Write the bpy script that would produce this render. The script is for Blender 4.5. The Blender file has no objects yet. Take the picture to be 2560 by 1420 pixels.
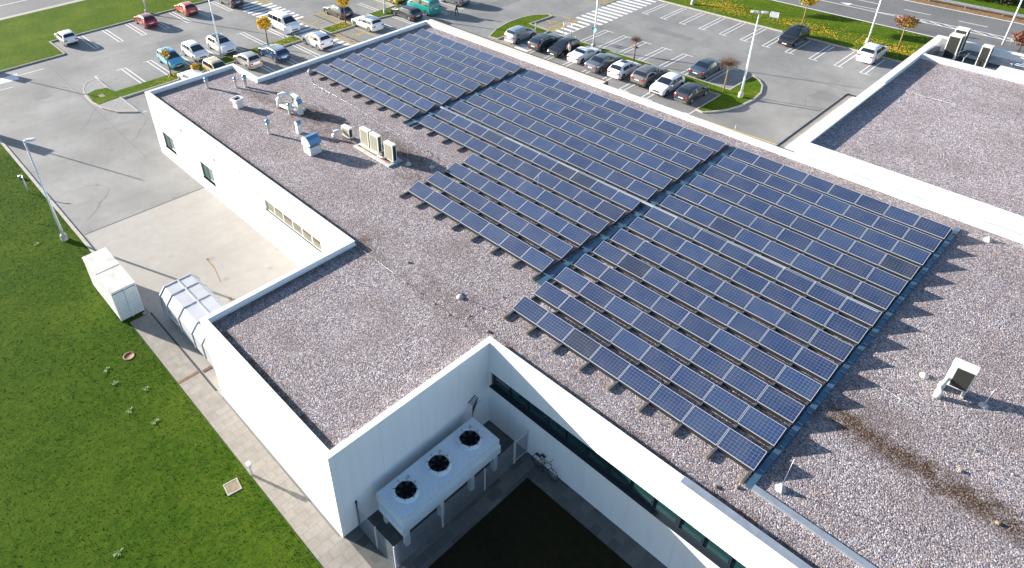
import bpy, bmesh, math, random
from mathutils import Vector, Matrix
R = math.radians
S = bpy.context.scene
COL = S.collection
rnd = random.Random(7)

# ------------------------------------------------------------------ camera
cd = bpy.data.cameras.new('camera'); cam = bpy.data.objects.new('camera', cd); COL.objects.link(cam)
RX = Vector((0.6744730888, 0.7376932621, -0.0299115931))
DN = Vector((0.3994626167, -0.3987010921, -0.8255101797))
FW = Vector((-0.6208990822, 0.5448358374, -0.5635940382))
m = Matrix.Identity(4)
for i in range(3):
    m[i][0] = RX[i]; m[i][1] = -DN[i]; m[i][2] = -FW[i]
m[0][3], m[1][3], m[2][3] = 18.2594959, -20.5446458, 31.2807032
cam.matrix_world = m
cd.sensor_width = 36; cd.lens = 1762.5476 / 2560 * 36
cd.shift_x = 171.983 / 2560; cd.shift_y = -202.497 / 2560
cd.clip_start = 0.5; cd.clip_end = 2000
S.camera = cam
# ------------------------------------------------------------------ light
EL, AZ = 16.0, 21.5            # shadows run towards +X turned 21 degrees to +Y
w = bpy.data.worlds.new('World'); S.world = w; w.use_nodes = True
nt = w.node_tree; bg = nt.nodes['Background']
sk = nt.nodes.new('ShaderNodeTexSky'); sk.sky_type = 'NISHITA'; sk.sun_disc = False
sk.sun_elevation = R(EL); sk.sun_rotation = R(270 - AZ); sk.air_density = 1.0; sk.dust_density = 1.0; sk.ozone_density = 2.4
nt.links.new(sk.outputs[0], bg.inputs[0]); bg.inputs[1].default_value = 0.082
sd = bpy.data.lights.new('sun', 'SUN'); sd.energy = 5.0; sd.angle = R(0.5); sd.color = (1.0, 0.93, 0.84)
sun = bpy.data.objects.new('sun', sd); COL.objects.link(sun)
ld = Vector((math.cos(R(AZ)) * math.cos(R(EL)), math.sin(R(AZ)) * math.cos(R(EL)), -math.sin(R(EL))))
sun.rotation_euler = ld.to_track_quat('-Z', 'Y').to_euler()
S.view_settings.view_transform = 'Standard'; S.view_settings.look = 'None'
S.view_settings.exposure = 1.56; S.view_settings.gamma = 1.0
S.render.engine = 'CYCLES'
S.cycles.max_bounces = 6; S.cycles.use_adaptive_sampling = True

# ------------------------------------------------------------------ helpers
def tag(o, label=None, cat=None, group=None, kind=None):
    if label: o['label'] = label
    if cat: o['category'] = cat
    if group: o['group'] = group
    if kind: o['kind'] = kind
    return o
def empty(name, loc=(0, 0, 0), rz=0, label=None, cat=None, group=None):
    o = bpy.data.objects.new(name, None); COL.objects.link(o); o.location = loc; o.rotation_euler = (0, 0, rz)
    o.empty_display_size = 0.2
    return tag(o, label, cat, group)
class MB:
    def __init__(s): s.v = []; s.f = []; s.sm = []
    def add(s, vs, fs, smooth=False):
        n = len(s.v); s.v += [tuple(v) for v in vs]
        for f in fs: s.f.append(tuple(n + i for i in f)); s.sm.append(smooth)
        return s
    def box(s, x0, x1, y0, y1, z0, z1):
        vs = [(x, y, z) for z in (z0, z1) for y in (y0, y1) for x in (x0, x1)]
        return s.add(vs, [(0, 2, 3, 1), (4, 5, 7, 6), (0, 1, 5, 4), (2, 6, 7, 3), (0, 4, 6, 2), (1, 3, 7, 5)])
    def cbox(s, c, h, rot=None):
        vs = [Vector(((x), (y), (z))) for z in (-h[2], h[2]) for y in (-h[1], h[1]) for x in (-h[0], h[0])]
        if rot is not None: vs = [rot @ v for v in vs]
        vs = [v + Vector(c) for v in vs]
        return s.add(vs, [(0, 2, 3, 1), (4, 5, 7, 6), (0, 1, 5, 4), (2, 6, 7, 3), (0, 4, 6, 2), (1, 3, 7, 5)])
    def tube(s, pts, r, n=8, cap=True, smooth=True):
        pts = [Vector(p) for p in pts]; rs = r if isinstance(r, (list, tuple)) else [r] * len(pts)
        rings = []
        for i, p in enumerate(pts):
            if i == 0: d = pts[1] - p
            elif i == len(pts) - 1: d = p - pts[-2]
            else: d = (pts[i + 1] - p).normalized() + (p - pts[i - 1]).normalized()
            if d.length < 1e-9: d = Vector((0, 0, 1))
            d.normalize()
            a = Vector((0, 0, 1)) if abs(d.z) < 0.9 else Vector((1, 0, 0))
            u = d.cross(a).normalized(); v = d.cross(u)
            rings.append([p + (u * math.cos(2 * math.pi * k / n) + v * math.sin(2 * math.pi * k / n)) * rs[i] for k in range(n)])
        base = len(s.v)
        for q in rings: s.v += [tuple(v) for v in q]
        for i in range(len(rings) - 1):
            for k in range(n):
                k2 = (k + 1) % n
                s.f.append((base + i * n + k, base + i * n + k2, base + (i + 1) * n + k2, base + (i + 1) * n + k)); s.sm.append(smooth)
        if cap:
            s.f.append(tuple(base + k for k in range(n))[::-1]); s.sm.append(False)
            s.f.append(tuple(base + (len(rings) - 1) * n + k for k in range(n))); s.sm.append(False)
        return s
    def lathe(s, prof, c=(0, 0, 0), n=20, axis='Z', smooth=True):
        base = len(s.v)
        for (r, h) in prof:
            for k in range(n):
                a = 2 * math.pi * k / n; x, y = r * math.cos(a), r * math.sin(a)
                p = (x, y, h) if axis == 'Z' else ((x, h, y) if axis == 'Y' else (h, x, y))
                s.v.append((p[0] + c[0], p[1] + c[1], p[2] + c[2]))
        for i in range(len(prof) - 1):
            for k in range(n):
                k2 = (k + 1) % n
                s.f.append((base + i * n + k, base + i * n + k2, base + (i + 1) * n + k2, base + (i + 1) * n + k)); s.sm.append(smooth)
        return s
    def prism(s, poly, z0, z1):
        n = len(poly)
        s.add([(x, y, z0) for x, y in poly] + [(x, y, z1) for x, y in poly],
              [tuple(range(n))[::-1], tuple(range(n, 2 * n))] + [(i, (i + 1) % n, n + (i + 1) % n, n + i) for i in range(n)])
        return s
    def build(s, name, mat, parent=None, loc=None):
        me = bpy.data.meshes.new(name); me.from_pydata(s.v, [], s.f)
        me.polygons.foreach_set('use_smooth', s.sm); me.update()
        bm = bmesh.new(); bm.from_mesh(me); bmesh.ops.recalc_face_normals(bm, faces=bm.faces); bm.to_mesh(me); bm.free()
        o = bpy.data.objects.new(name, me); COL.objects.link(o)
        if mat: me.materials.append(mat)
        if parent: o.parent = parent
        if loc: o.location = loc
        return o
def struct(name, mb, mat):
    return tag(mb.build(name, mat), kind='structure')
def copy_tree(o, parent=None):
    c = o.copy(); COL.objects.link(c); c.parent = parent
    for ch in list(o.children): copy_tree(ch, c)
    return c
def offs(poly, d):
    n = len(poly); out = []
    A = sum(poly[i][0] * poly[(i + 1) % n][1] - poly[(i + 1) % n][0] * poly[i][1] for i in range(n))
    sg = 1 if A > 0 else -1
    for i in range(n):
        p0, p, p1 = Vector(poly[i - 1]), Vector(poly[i]), Vector(poly[(i + 1) % n])
        d1 = (p - p0).normalized(); d2 = (p1 - p).normalized()
        n1 = Vector((d1.y, -d1.x)) * sg; n2 = Vector((d2.y, -d2.x)) * sg
        k = 1 + n1.dot(n2)
        out.append(tuple(p + (n1 + n2) * d / max(k, 0.3)))
    return out
def ring(mb, poly, do, di, z0, z1):
    a = offs(poly, do); b = offs(poly, di); n = len(poly)
    vs = [(x, y, z) for z in (z0, z1) for P in (a, b) for x, y in P]
    fs = []
    for i in range(n):
        j = (i + 1) % n
        fs += [(i, j, 2 * n + j, 2 * n + i), (n + i, n + j, 3 * n + j, 3 * n + i), (2 * n + i, 2 * n + j, 3 * n + j, 3 * n + i), (i, j, n + j, n + i)]
    mb.add(vs, fs); return mb

# ------------------------------------------------------------------ materials
def newmat(name):
    m = bpy.data.materials.new(name); m.use_nodes = True
    return m, m.node_tree, m.node_tree.nodes['Principled BSDF']
def simple(name, col, rough=0.5, metal=0.0, coat=0.0, var=0.0, vscale=3.0, bump=0.0, spec=0.5):
    m, nt, b = newmat(name); N = nt.nodes; L = nt.links
    b.inputs['Base Color'].default_value = (*col, 1); b.inputs['Roughness'].default_value = rough
    b.inputs['Metallic'].default_value = metal; b.inputs['Coat Weight'].default_value = coat; b.inputs['Coat Roughness'].default_value = 0.05
    b.inputs['Specular IOR Level'].default_value = spec
    if var or bump:
        g = N.new('ShaderNodeNewGeometry'); n = N.new('ShaderNodeTexNoise'); n.inputs['Scale'].default_value = vscale; n.inputs['Detail'].default_value = 6
        L.new(g.outputs['Position'], n.inputs['Vector'])
        if var:
            mx = N.new('ShaderNodeMix'); mx.data_type = 'RGBA'
            mx.inputs[6].default_value = (*[c * (1 - var) for c in col], 1); mx.inputs[7].default_value = (*[min(1, c * (1 + var)) for c in col], 1)
            mr = N.new('ShaderNodeMapRange'); mr.inputs[1].default_value = 0.3; mr.inputs[2].default_value = 0.7
            L.new(n.outputs['Fac'], mr.inputs[0]); L.new(mr.outputs[0], mx.inputs[0]); L.new(mx.outputs[2], b.inputs['Base Color'])
        if bump:
            bp = N.new('ShaderNodeBump'); bp.inputs['Strength'].default_value = bump; bp.inputs['Distance'].default_value = 0.02
            L.new(n.outputs['Fac'], bp.inputs['Height']); L.new(bp.outputs[0], b.inputs['Normal'])
    return m
def ramp(nt, stops, interp='LINEAR'):
    r = nt.nodes.new('ShaderNodeValToRGB'); cr = r.color_ramp; cr.interpolation = interp
    while len(cr.elements) < len(stops): cr.elements.new(0.5)
    for e, (p, c) in zip(cr.elements, stops): e.position = p; e.color = (*c, 1)
    return r
def noise(nt, scale, detail=5, vec=None, rough=0.5):
    n = nt.nodes.new('ShaderNodeTexNoise'); n.inputs['Scale'].default_value = scale; n.inputs['Detail'].default_value = detail; n.inputs['Roughness'].default_value = rough
    if vec is not None: nt.links.new(vec, n.inputs['Vector'])
    return n
def math_(nt, op, a, b=None, c=None):
    n = nt.nodes.new('ShaderNodeMath'); n.operation = op
    for i, x in enumerate((a, b, c)):
        if x is None: continue
        if isinstance(x, (int, float)): n.inputs[i].default_value = x
        else: nt.links.new(x, n.inputs[i])
    return n.outputs[0]
def mixc(nt, fac, a, b, mode='MIX'):
    n = nt.nodes.new('ShaderNodeMix'); n.data_type = 'RGBA'; n.blend_type = mode
    for i, x in ((0, fac), (6, a), (7, b)):
        if isinstance(x, (int, float)): n.inputs[i].default_value = x
        elif isinstance(x, tuple): n.inputs[i].default_value = (*x, 1)
        else: nt.links.new(x, n.inputs[i])
    return n.outputs[2]
def mapr(nt, v, a, b, c=0.0, d=1.0):
    n = nt.nodes.new('ShaderNodeMapRange'); nt.links.new(v, n.inputs[0])
    for i, x in enumerate((a, b, c, d)): n.inputs[i + 1].default_value = x
    return n.outputs[0]
def bump(nt, b, h, strength, dist):
    bp = nt.nodes.new('ShaderNodeBump'); bp.inputs['Strength'].default_value = strength; bp.inputs['Distance'].default_value = dist
    nt.links.new(h, bp.inputs['Height']); nt.links.new(bp.outputs[0], b.inputs['Normal'])

def gravel(name, stains_and_shade, warm=0.0, gain=1.0):
    m, nt, b = newmat(name); N = nt.nodes; L = nt.links
    g = N.new('ShaderNodeNewGeometry'); P = g.outputs['Position']
    v = N.new('ShaderNodeTexVoronoi'); v.inputs['Scale'].default_value = 18; L.new(P, v.inputs['Vector'])
    v2 = N.new('ShaderNodeTexVoronoi'); v2.inputs['Scale'].default_value = 38; L.new(P, v2.inputs['Vector'])
    sp = N.new('ShaderNodeSeparateColor'); L.new(v.outputs['Color'], sp.inputs[0])
    sp2 = N.new('ShaderNodeSeparateColor'); L.new(v2.outputs['Color'], sp2.inputs[0])
    c1 = ramp(nt, [(0, (.03, .03, .045)), (.17, (.10, .10, .15)), (.32, (.24, .21, .24)), (.45, (.44, .30, .24)), (.56, (.32, .31, .40)), (.70, (.50, .43, .43)), (.87, (.80, .76, .77))], 'CONSTANT')
    L.new(sp.outputs[0], c1.inputs[0])
    c2 = ramp(nt, [(0, (.04, .04, .06)), (.22, (.18, .17, .23)), (.45, (.40, .31, .28)), (.68, (.42, .41, .48)), (.91, (.82, .78, .78))], 'CONSTANT')
    L.new(sp2.outputs[1], c2.inputs[0])
    c = mixc(nt, 0.38, c1.outputs[0], c2.outputs[0])
    n1 = noise(nt, 0.35, 4, P); n2 = noise(nt, 2.2, 5, P)
    c = mixc(nt, mapr(nt, n1.outputs[0], .42, .7, 0, .38), c, (.15 + warm, .115, .11), 'MIX')
    c = mixc(nt, mapr(nt, n2.outputs[0], .3, .72, .30, 0.0), c, (.16, .14, .15), 'MIX')
    # stains: dirt and moss where water collects, and parapet shadow painted along the walls: ellipses (x, y, rx, ry, angle, strength)
    mask = None
    for (x, y, rx, ry, a, s) in stains_and_shade:
        mp = N.new('ShaderNodeMapping'); mp.vector_type = 'TEXTURE'
        mp.inputs['Location'].default_value = (x, y, 0); mp.inputs['Rotation'].default_value = (0, 0, R(a)); mp.inputs['Scale'].default_value = (rx, ry, 1e4)
        L.new(P, mp.inputs['Vector'])
        ln = N.new('ShaderNodeVectorMath'); ln.operation = 'LENGTH'; L.new(mp.outputs[0], ln.inputs[0])
        d = math_(nt, 'ADD', ln.outputs['Value'], math_(nt, 'MULTIPLY', math_(nt, 'SUBTRACT', n2.outputs[0], .5), 2.2))
        k = mapr(nt, d, .3, 1.5, s, 0)
        mask = k if mask is None else math_(nt, 'MAXIMUM', mask, k)
    if mask is not None:
        dark = mixc(nt, mapr(nt, sp2.outputs[2], 0, 1), (.018, .014, .010), (.12, .065, .035))
        mask = math_(nt, 'MULTIPLY', mask, mapr(nt, sp.outputs[2], .15, .55, .35, 1.0)); c = mixc(nt, mask, c, dark)
    c = mixc(nt, 1.0, c, (.96, .955, .91), 'MULTIPLY')
    if gain != 1.0: c = mixc(nt, 1.0, c, (gain, gain, gain), 'MULTIPLY')
    L.new(c, b.inputs['Base Color']); b.inputs['Roughness'].default_value = .9; b.inputs['Specular IOR Level'].default_value = .2
    h = math_(nt, 'ADD', math_(nt, 'MULTIPLY', v.outputs['Distance'], -1.0), math_(nt, 'MULTIPLY', v2.outputs['Distance'], -.45))
    h = math_(nt, 'ADD', h, math_(nt, 'MULTIPLY', sp.outputs[2], .6))
    bump(nt, b, h, .75, .04)
    return m
def asphalt(name, col, big=0.25, warm=False):
    m, nt, b = newmat(name); N = nt.nodes; L = nt.links
    g = N.new('ShaderNodeNewGeometry'); P = g.outputs['Position']
    n1 = noise(nt, .12, 6, P, .6); n2 = noise(nt, 1.3, 6, P, .6); n3 = noise(nt, 22, 4, P)
    # tyre tracks: stretched noise
    mp = N.new('ShaderNodeMapping'); mp.inputs['Scale'].default_value = (.9, .06, 1); mp.inputs['Rotation'].default_value = (0, 0, R(12)); L.new(P, mp.inputs['Vector'])
    n4 = noise(nt, 1.0, 5, mp.outputs[0])
    dk = tuple(c * (1 - big) for c in col); lt = tuple(c * (1 + big) for c in col)
    c = mixc(nt, mapr(nt, n1.outputs[0], .35, .65), dk, lt)
    c = mixc(nt, mapr(nt, n2.outputs[0], .4, .75, 0, .35), c, tuple(x * .7 for x in col))
    c = mixc(nt, mapr(nt, n4.outputs[0], .5, .75, 0, .3), c, tuple(x * .72 for x in col))
    c = mixc(nt, mapr(nt, n3.outputs[0], .3, .7, .18, 0), c, tuple(x * .5 for x in col))
    sp_ = N.new('ShaderNodeTexVoronoi'); sp_.inputs['Scale'].default_value = .55; L.new(P, sp_.inputs['Vector'])
    c = mixc(nt, mapr(nt, math_(nt, 'ADD', sp_.outputs['Distance'], math_(nt, 'MULTIPLY', n2.outputs[0], .25)), .16, .30, .38, 0), c, tuple(x * .45 for x in col))
    if warm:
        c = mixc(nt, mapr(nt, n2.outputs[0], .58, .8, 0, .4), c, (.42, .30, .16))
    L.new(c, b.inputs['Base Color']); b.inputs['Roughness'].default_value = .8; b.inputs['Specular IOR Level'].default_value = .35
    bump(nt, b, n3.outputs[0], .12, .01)
    return m
def grassm(name, lo, hi, yel, dark=1.0):
    m, nt, b = newmat(name); N = nt.nodes; L = nt.links
    g = N.new('ShaderNodeNewGeometry'); P = g.outputs['Position']
    n1 = noise(nt, .22, 5, P, .6); n2 = noise(nt, 2.4, 6, P, .7); n3 = noise(nt, 18, 6, P, .8)
    mp = N.new('ShaderNodeMapping'); mp.inputs['Scale'].default_value = (1.0, .45, 1); mp.inputs['Rotation'].default_value = (0, 0, R(-25)); L.new(P, mp.inputs['Vector'])
    n4 = noise(nt, 5.5, 4, mp.outputs[0], .7)
    c = mixc(nt, mapr(nt, n3.outputs[0], .33, .68), lo, hi)
    c = mixc(nt, mapr(nt, n2.outputs[0], .42, .8, 0, .55), c, yel)
    c = mixc(nt, mapr(nt, n4.outputs[0], .25, .52, .5, 0), c, tuple(x * .45 for x in lo))
    c = mixc(nt, mapr(nt, n1.outputs[0], .45, .68, 0, .35), c, yel)
    L.new(c, b.inputs['Base Color']); b.inputs['Roughness'].default_value = .95; b.inputs['Specular IOR Level'].default_value = .05
    h = math_(nt, 'ADD', math_(nt, 'MULTIPLY', n3.outputs[0], 1.0), math_(nt, 'ADD', math_(nt, 'MULTIPLY', n4.outputs[0], .8), math_(nt, 'MULTIPLY', n2.outputs[0], 1.2)))
    bump(nt, b, h, .6, .08)
    return m
def paverm(name, bw, bh, c1, c2, mort, rot=0):
    m, nt, b = newmat(name); N = nt.nodes; L = nt.links
    g = N.new('ShaderNodeNewGeometry'); mp = N.new('ShaderNodeMapping'); mp.inputs['Rotation'].default_value = (0, 0, R(rot)); L.new(g.outputs['Position'], mp.inputs[0])
    br = N.new('ShaderNodeTexBrick'); br.inputs['Scale'].default_value = 1; br.inputs['Brick Width'].default_value = bw; br.inputs['Row Height'].default_value = bh
    br.inputs['Mortar Size'].default_value = .018; br.inputs['Color1'].default_value = (*c1, 1); br.inputs['Color2'].default_value = (*c2, 1); br.inputs['Mortar'].default_value = (*mort, 1)
    L.new(mp.outputs[0], br.inputs['Vector'])
    n = noise(nt, 1.6, 6, g.outputs['Position'], .6); n2 = noise(nt, 9, 5, g.outputs['Position'], .6)
    c = mixc(nt, mapr(nt, n.outputs[0], .38, .7, 0, .55), br.outputs[0], tuple(x * .5 for x in c1))
    c = mixc(nt, mapr(nt, n2.outputs[0], .35, .7, .25, 0), c, tuple(x * .6 for x in c1))
    L.new(c, b.inputs['Base Color']); b.inputs['Roughness'].default_value = .85
    bump(nt, b, br.outputs['Fac'], -.4, .01)
    return m
def wallm(name, col, seam=2.4, seamw=.02, stain=.06):
    m, nt, b = newmat(name); N = nt.nodes; L = nt.links
    g = N.new('ShaderNodeNewGeometry'); P = g.outputs['Position']
    s = N.new('ShaderNodeSeparateXYZ'); L.new(P, s.inputs[0])
    sn = N.new('ShaderNodeSeparateXYZ'); L.new(g.outputs['Normal'], sn.inputs[0])
    ax = math_(nt, 'ABSOLUTE', sn.outputs[0])
    u = math_(nt, 'ADD', math_(nt, 'MULTIPLY', s.outputs[0], math_(nt, 'SUBTRACT', 1, ax)), math_(nt, 'MULTIPLY', s.outputs[1], ax))
    fr = math_(nt, 'FRACT', math_(nt, 'DIVIDE', u, seam))
    line = math_(nt, 'LESS_THAN', fr, seamw / seam)
    mp = N.new('ShaderNodeMapping'); mp.inputs['Scale'].default_value = (3, 3, .25); L.new(P, mp.inputs[0])
    n = noise(nt, 1.2, 6, mp.outputs[0]); n2 = noise(nt, .7, 5, P)
    c = mixc(nt, mapr(nt, n.outputs[0], .45, .8, 0, stain * 4), col, tuple(x * .72 for x in col))
    c = mixc(nt, mapr(nt, n2.outputs[0], .4, .7, 0, stain * 2), c, (col[0] * .85, col[1] * .84, col[2] * .8))
    c = mixc(nt, math_(nt, 'MULTIPLY', line, .35), c, tuple(x * .45 for x in col))
    L.new(c, b.inputs['Base Color']); b.inputs['Roughness'].default_value = .55; b.inputs['Specular IOR Level'].default_value = .3
    return m
def cellm(name):
    m, nt, b = newmat(name); N = nt.nodes; L = nt.links
    tc = N.new('ShaderNodeTexCoord'); s = N.new('ShaderNodeSeparateXYZ'); L.new(tc.outputs['Object'], s.inputs[0])
    fx = math_(nt, 'FRACT', math_(nt, 'DIVIDE', s.outputs[0], .159)); fy = math_(nt, 'FRACT', math_(nt, 'DIVIDE', s.outputs[1], .1608))
    lx = math_(nt, 'LESS_THAN', fx, .06); ly = math_(nt, 'LESS_THAN', fy, .06)
    ln = math_(nt, 'MAXIMUM', lx, ly)
    oi = N.new('ShaderNodeObjectInfo')
    # one shade per cell, one per module
    cl = N.new('ShaderNodeTexWhiteNoise'); cl.noise_dimensions = '3D'
    cx = math_(nt, 'FLOOR', math_(nt, 'DIVIDE', s.outputs[0], .159)); cy = math_(nt, 'FLOOR', math_(nt, 'DIVIDE', s.outputs[1], .1608))
    cb = N.new('ShaderNodeCombineXYZ'); L.new(cx, cb.inputs[0]); L.new(cy, cb.inputs[1]); L.new(math_(nt, 'MULTIPLY', oi.outputs['Random'], 57.0), cb.inputs[2]); L.new(cb.outputs[0], cl.inputs['Vector'])
    r = ramp(nt, [(0, (.003, .005, .016)), (.03, (.005, .010, .040)), (.05, (.007, .017, .062)), (.55, (.009, .024, .080)), (1, (.014, .036, .105))]); L.new(oi.outputs['Random'], r.inputs[0])
    c = mixc(nt, math_(nt, 'MULTIPLY', cl.outputs['Value'], .25), r.outputs[0], (.014, .036, .115))
    c = mixc(nt, math_(nt, 'MULTIPLY', ln, .6), c, (.26, .33, .42))
    gp = N.new('ShaderNodeNewGeometry'); dn = noise(nt, .9, 6, gp.outputs['Position'], .65)
    c = mixc(nt, mapr(nt, dn.outputs[0], .40, .75, 0, .16), c, (.20, .20, .19))
    L.new(c, b.inputs['Base Color']); b.inputs['Roughness'].default_value = .16; b.inputs['IOR'].default_value = 1.5; b.inputs['Specular IOR Level'].default_value = .5; b.inputs['Sheen Weight'].default_value = .6; b.inputs['Sheen Roughness'].default_value = .3; b.inputs['Sheen Tint'].default_value = (.62, .76, .85, 1); b.inputs['Coat Weight'].default_value = .75; b.inputs['Coat IOR'].default_value = 1.62; b.inputs['Coat Roughness'].default_value = .45
    n = noise(nt, 30, 2, tc.outputs['Object']); L.new(mapr(nt, n.outputs[0], .3, .7, .12, .26), b.inputs['Roughness'])
    return m
def glassm(name, col, rough=.05):
    m, nt, b = newmat(name)
    b.inputs['Base Color'].default_value = (*col, 1); b.inputs['Roughness'].default_value = rough; b.inputs['Specular IOR Level'].default_value = .9; b.inputs['IOR'].default_value = 1.6
    return m

M = {}
M['white'] = wallm('white_render', (.86, .87, .88)); M['white2'] = wallm('white_panel', (.80, .80, .79), seam=3.1)
M['coping'] = simple('white_coping', (.74, .75, .76), .45, .0, var=.08, vscale=1.5)
M['metalcop'] = simple('zinc_flashing', (.42, .46, .50), .38, .55, var=.15, vscale=2)
M['gravA'] = gravel('roof_gravel_stones', [(15.3, 5.35, 1.9, .8, -5, 1.0), (17.2, 5.15, 1.9, .7, 0, 1.0), (19.6, 5.05, 2.1, .75, 2, 1.0), (22.2, 5.0, 2.6, .75, 0, 1.0), (15.6, 6.3, 1.6, 1.2, 0, .35), (-25.4, -2.25, 16.5, .34, 0, .85), (-5.0, -11.85, 6.6, .34, 0, .85), (16, -2.08, 16.5, .32, 0, .85), (-10.25, -7.2, .30, 5.8, 0, .6), (14.2, 7.2, .5, 2.6, 0, .35), (14.0, 2.5, .4, 2.2, 0, .3),  # long thin ellipses beside the walls paint the parapet's shadow into the gravel
    (-26.5, 5.4, 2.8, 1.0, 10, .8), (-31.0, 4.3, 4.0, .55, 8, .65), (-16.6, 6.5, 1.6, .8, 0, .7), (-13.6, 4.9, 1.4, .8, 20, .55), (-21.4, 5.0, .9, .5, 0, .7),
    (-18.5, 6.9, 2.2, .5, 0, .45), (-6.0, 1.2, 2.2, 1.0, 30, .28), (-3.6, -1.6, 1.6, 1.2, 0, .28), (-10.4, -2.0, .5, .9, 0, .7), (-23.5, 4.2, 2.6, .7, 15, .45), (-27.9, 4.7, 1.2, .7, 0, .5)], .01)
M['gravB'] = gravel('upper_roof_gravel', [(4.5, 45.5, 1, 3, 0, .25)], 0, 1.2)
M['membrane'] = simple('roof_membrane', (.10, .11, .13), .7, var=.3, vscale=3)
M['asph'] = asphalt('car_park_asphalt', (.245, .242, .232)); M['patch'] = asphalt('repair_asphalt', (.20, .198, .195), .12); M['road'] = asphalt('road_asphalt', (.17, .168, .165), .15); M['conc'] = asphalt('yard_concrete', (.36, .34, .31), .08, True)
M['grass'] = grassm('lawn_grass', (.013, .040, .003), (.062, .128, .006), (.110, .150, .015))
M['grassyard'] = grassm('shade_darkened_grass', (.008, .009, .005), (.018, .020, .009), (.028, .022, .012))  # near-black tint puts the yard's shadow into the grass colour
M['grass2'] = grassm('verge_grass', (.025, .060, .004), (.105, .185, .010), (.17, .21, .02))
M['dirt'] = simple('soil', (.13, .085, .05), .95, var=.4, vscale=5, bump=.5)
M['pave'] = paverm('paving_slabs', .8, .5, (.34, .31, .27), (.29, .265, .23), (.24, .21, .17), 90)
M['paveyard'] = paverm('shade_darkened_slabs', .8, .5, (.13, .135, .13), (.055, .058, .058), (.12, .12, .11), 90)  # same slab pattern, colour darkened to carry the yard's shade
M['pave2'] = paverm('cobbles', .22, .12, (.36, .36, .35), (.27, .27, .27), (.20, .19, .18))
M['kerb'] = simple('kerb_stone', (.36, .34, .31), .85, var=.2, vscale=4, bump=.2)
M['paint'] = simple('road_paint', (.70, .70, .70), .7, var=.12, vscale=8); M['yellow'] = simple('yellow_paint', (.62, .44, .07), .7, var=.2, vscale=8)
M['cell'] = cellm('solar_cells'); M['alu'] = simple('aluminium', (.60, .63, .67), .35, .4); M['galv'] = simple('galvanised_steel', (.40, .44, .48), .4, .7, var=.15, vscale=4)
M['dark'] = simple('dark_plastic', (.03, .03, .033), .6); M['rail'] = simple('rail_metal', (.11, .12, .14), .5, .4, var=.2, vscale=6); M['frontstrip'] = simple('black_front_strip', (.012, .012, .013), .7); M['slab'] = simple('concrete_slab', (.24, .19, .13), .9, var=.3, vscale=7)
M['tray'] = simple('tray_metal', (.10, .19, .27), .35, .6, var=.2, vscale=2); M['traylid'] = simple('tray_lid', (.40, .43, .44), .5, .2, var=.1, vscale=3)
M['acwhite'] = simple('cream_casing', (.72, .71, .67), .45, var=.05, vscale=4); M['grille'] = simple('beige_grille', (.30, .28, .20), .6, var=.15, vscale=20); M['blkgrille'] = simple('black_grille', (.025, .027, .022), .6)
M['bluemetal'] = simple('blue_grey_hood', (.20, .36, .50), .3, .6); M['duct'] = simple('insulated_duct', (.72, .72, .70), .4, .1, var=.1, vscale=8, bump=.3)
M['glass'] = glassm('window_glass', (.012, .05, .055)); M['carglass'] = glassm('car_glass', (.012, .018, .026), .04); M['frame'] = simple('dark_window_frame', (.03, .04, .055), .4, .3); M['whiteframe'] = simple('white_window_frame', (.75, .76, .77), .4)
M['blind'] = simple('interior_blind', (.012, .045, .045), .7, var=.3, vscale=2); M['warmroom'] = simple('window_blind', (.17, .17, .11), .35, var=.25, vscale=1.5, spec=.8); M['brownglass'] = simple('brown_reflecting_glass', (.10, .065, .04), .1, spec=.9)
M['skyglass'] = glassm('mirror_glass', (.10, .16, .15), .04)
M['tyre'] = simple('tyre_rubber', (.018, .018, .019), .8); M['rim'] = simple('alloy_rim', (.50, .51, .53), .3, .8); M['red'] = simple('tail_light_glass', (.42, .010, .012), .15, coat=1); M['headl'] = simple('headlight_glass', (.62, .66, .70), .1, coat=1); M['amber'] = simple('amber_glass', (.7, .22, .04), .2)
M['plate'] = simple('licence_plate', (.72, .73, .74), .4); M['trim'] = simple('black_trim', (.02, .02, .022), .5)
M['bark'] = simple('bark', (.12, .085, .055), .9, var=.3, vscale=12, bump=.5); M['barky'] = simple('pale_bark', (.30, .20, .09), .9, var=.25, vscale=10); M['twig'] = simple('twigs', (.17, .105, .075), .9, var=.3, vscale=9)
M['leafY'] = simple('yellow_leaves', (.85, .46, .02), .7, var=.45, vscale=3.5); M['leafG'] = simple('green_yellow_leaves', (.30, .27, .02), .7, var=.5, vscale=3); M['leafB'] = simple('brown_leaves', (.28, .13, .05), .8, var=.4, vscale=4); M['leafR'] = simple('russet_leaves', (.20, .06, .03), .8, var=.4, vscale=4)
M['litter'] = simple('fallen_leaves', (.75, .42, .03), .8, var=.5, vscale=6); M['lamp'] = simple('lamp_post_paint', (.62, .64, .66), .4, .3); M['concbase'] = simple('concrete_base', (.40, .39, .36), .9, var=.2, vscale=6)
M['manhole'] = simple('rusty_cover', (.16, .085, .05), .8, var=.3, vscale=10); M['bushdark'] = simple('hedge_leaves', (.050, .045, .022), .9, var=.6, vscale=2.5); M['drybrown'] = simple('dry_verge', (.20, .11, .045), .9, var=.5, vscale=4, bump=.5)
M['concrete'] = simple('cast_concrete', (.46, .45, .43), .9, var=.15, vscale=3); M['rust'] = simple('rust', (.28, .17, .09), .9, var=.4, vscale=9)
M['controof'] = simple('weathered_roof', (.55, .54, .50), .7, var=.22, vscale=1.1); M['contwhite'] = simple('container_paint', (.74, .75, .75), .5, var=.05, vscale=2); M['contblue'] = simple('container_door_paint', (.55, .62, .66), .5, var=.06, vscale=2)
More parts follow.
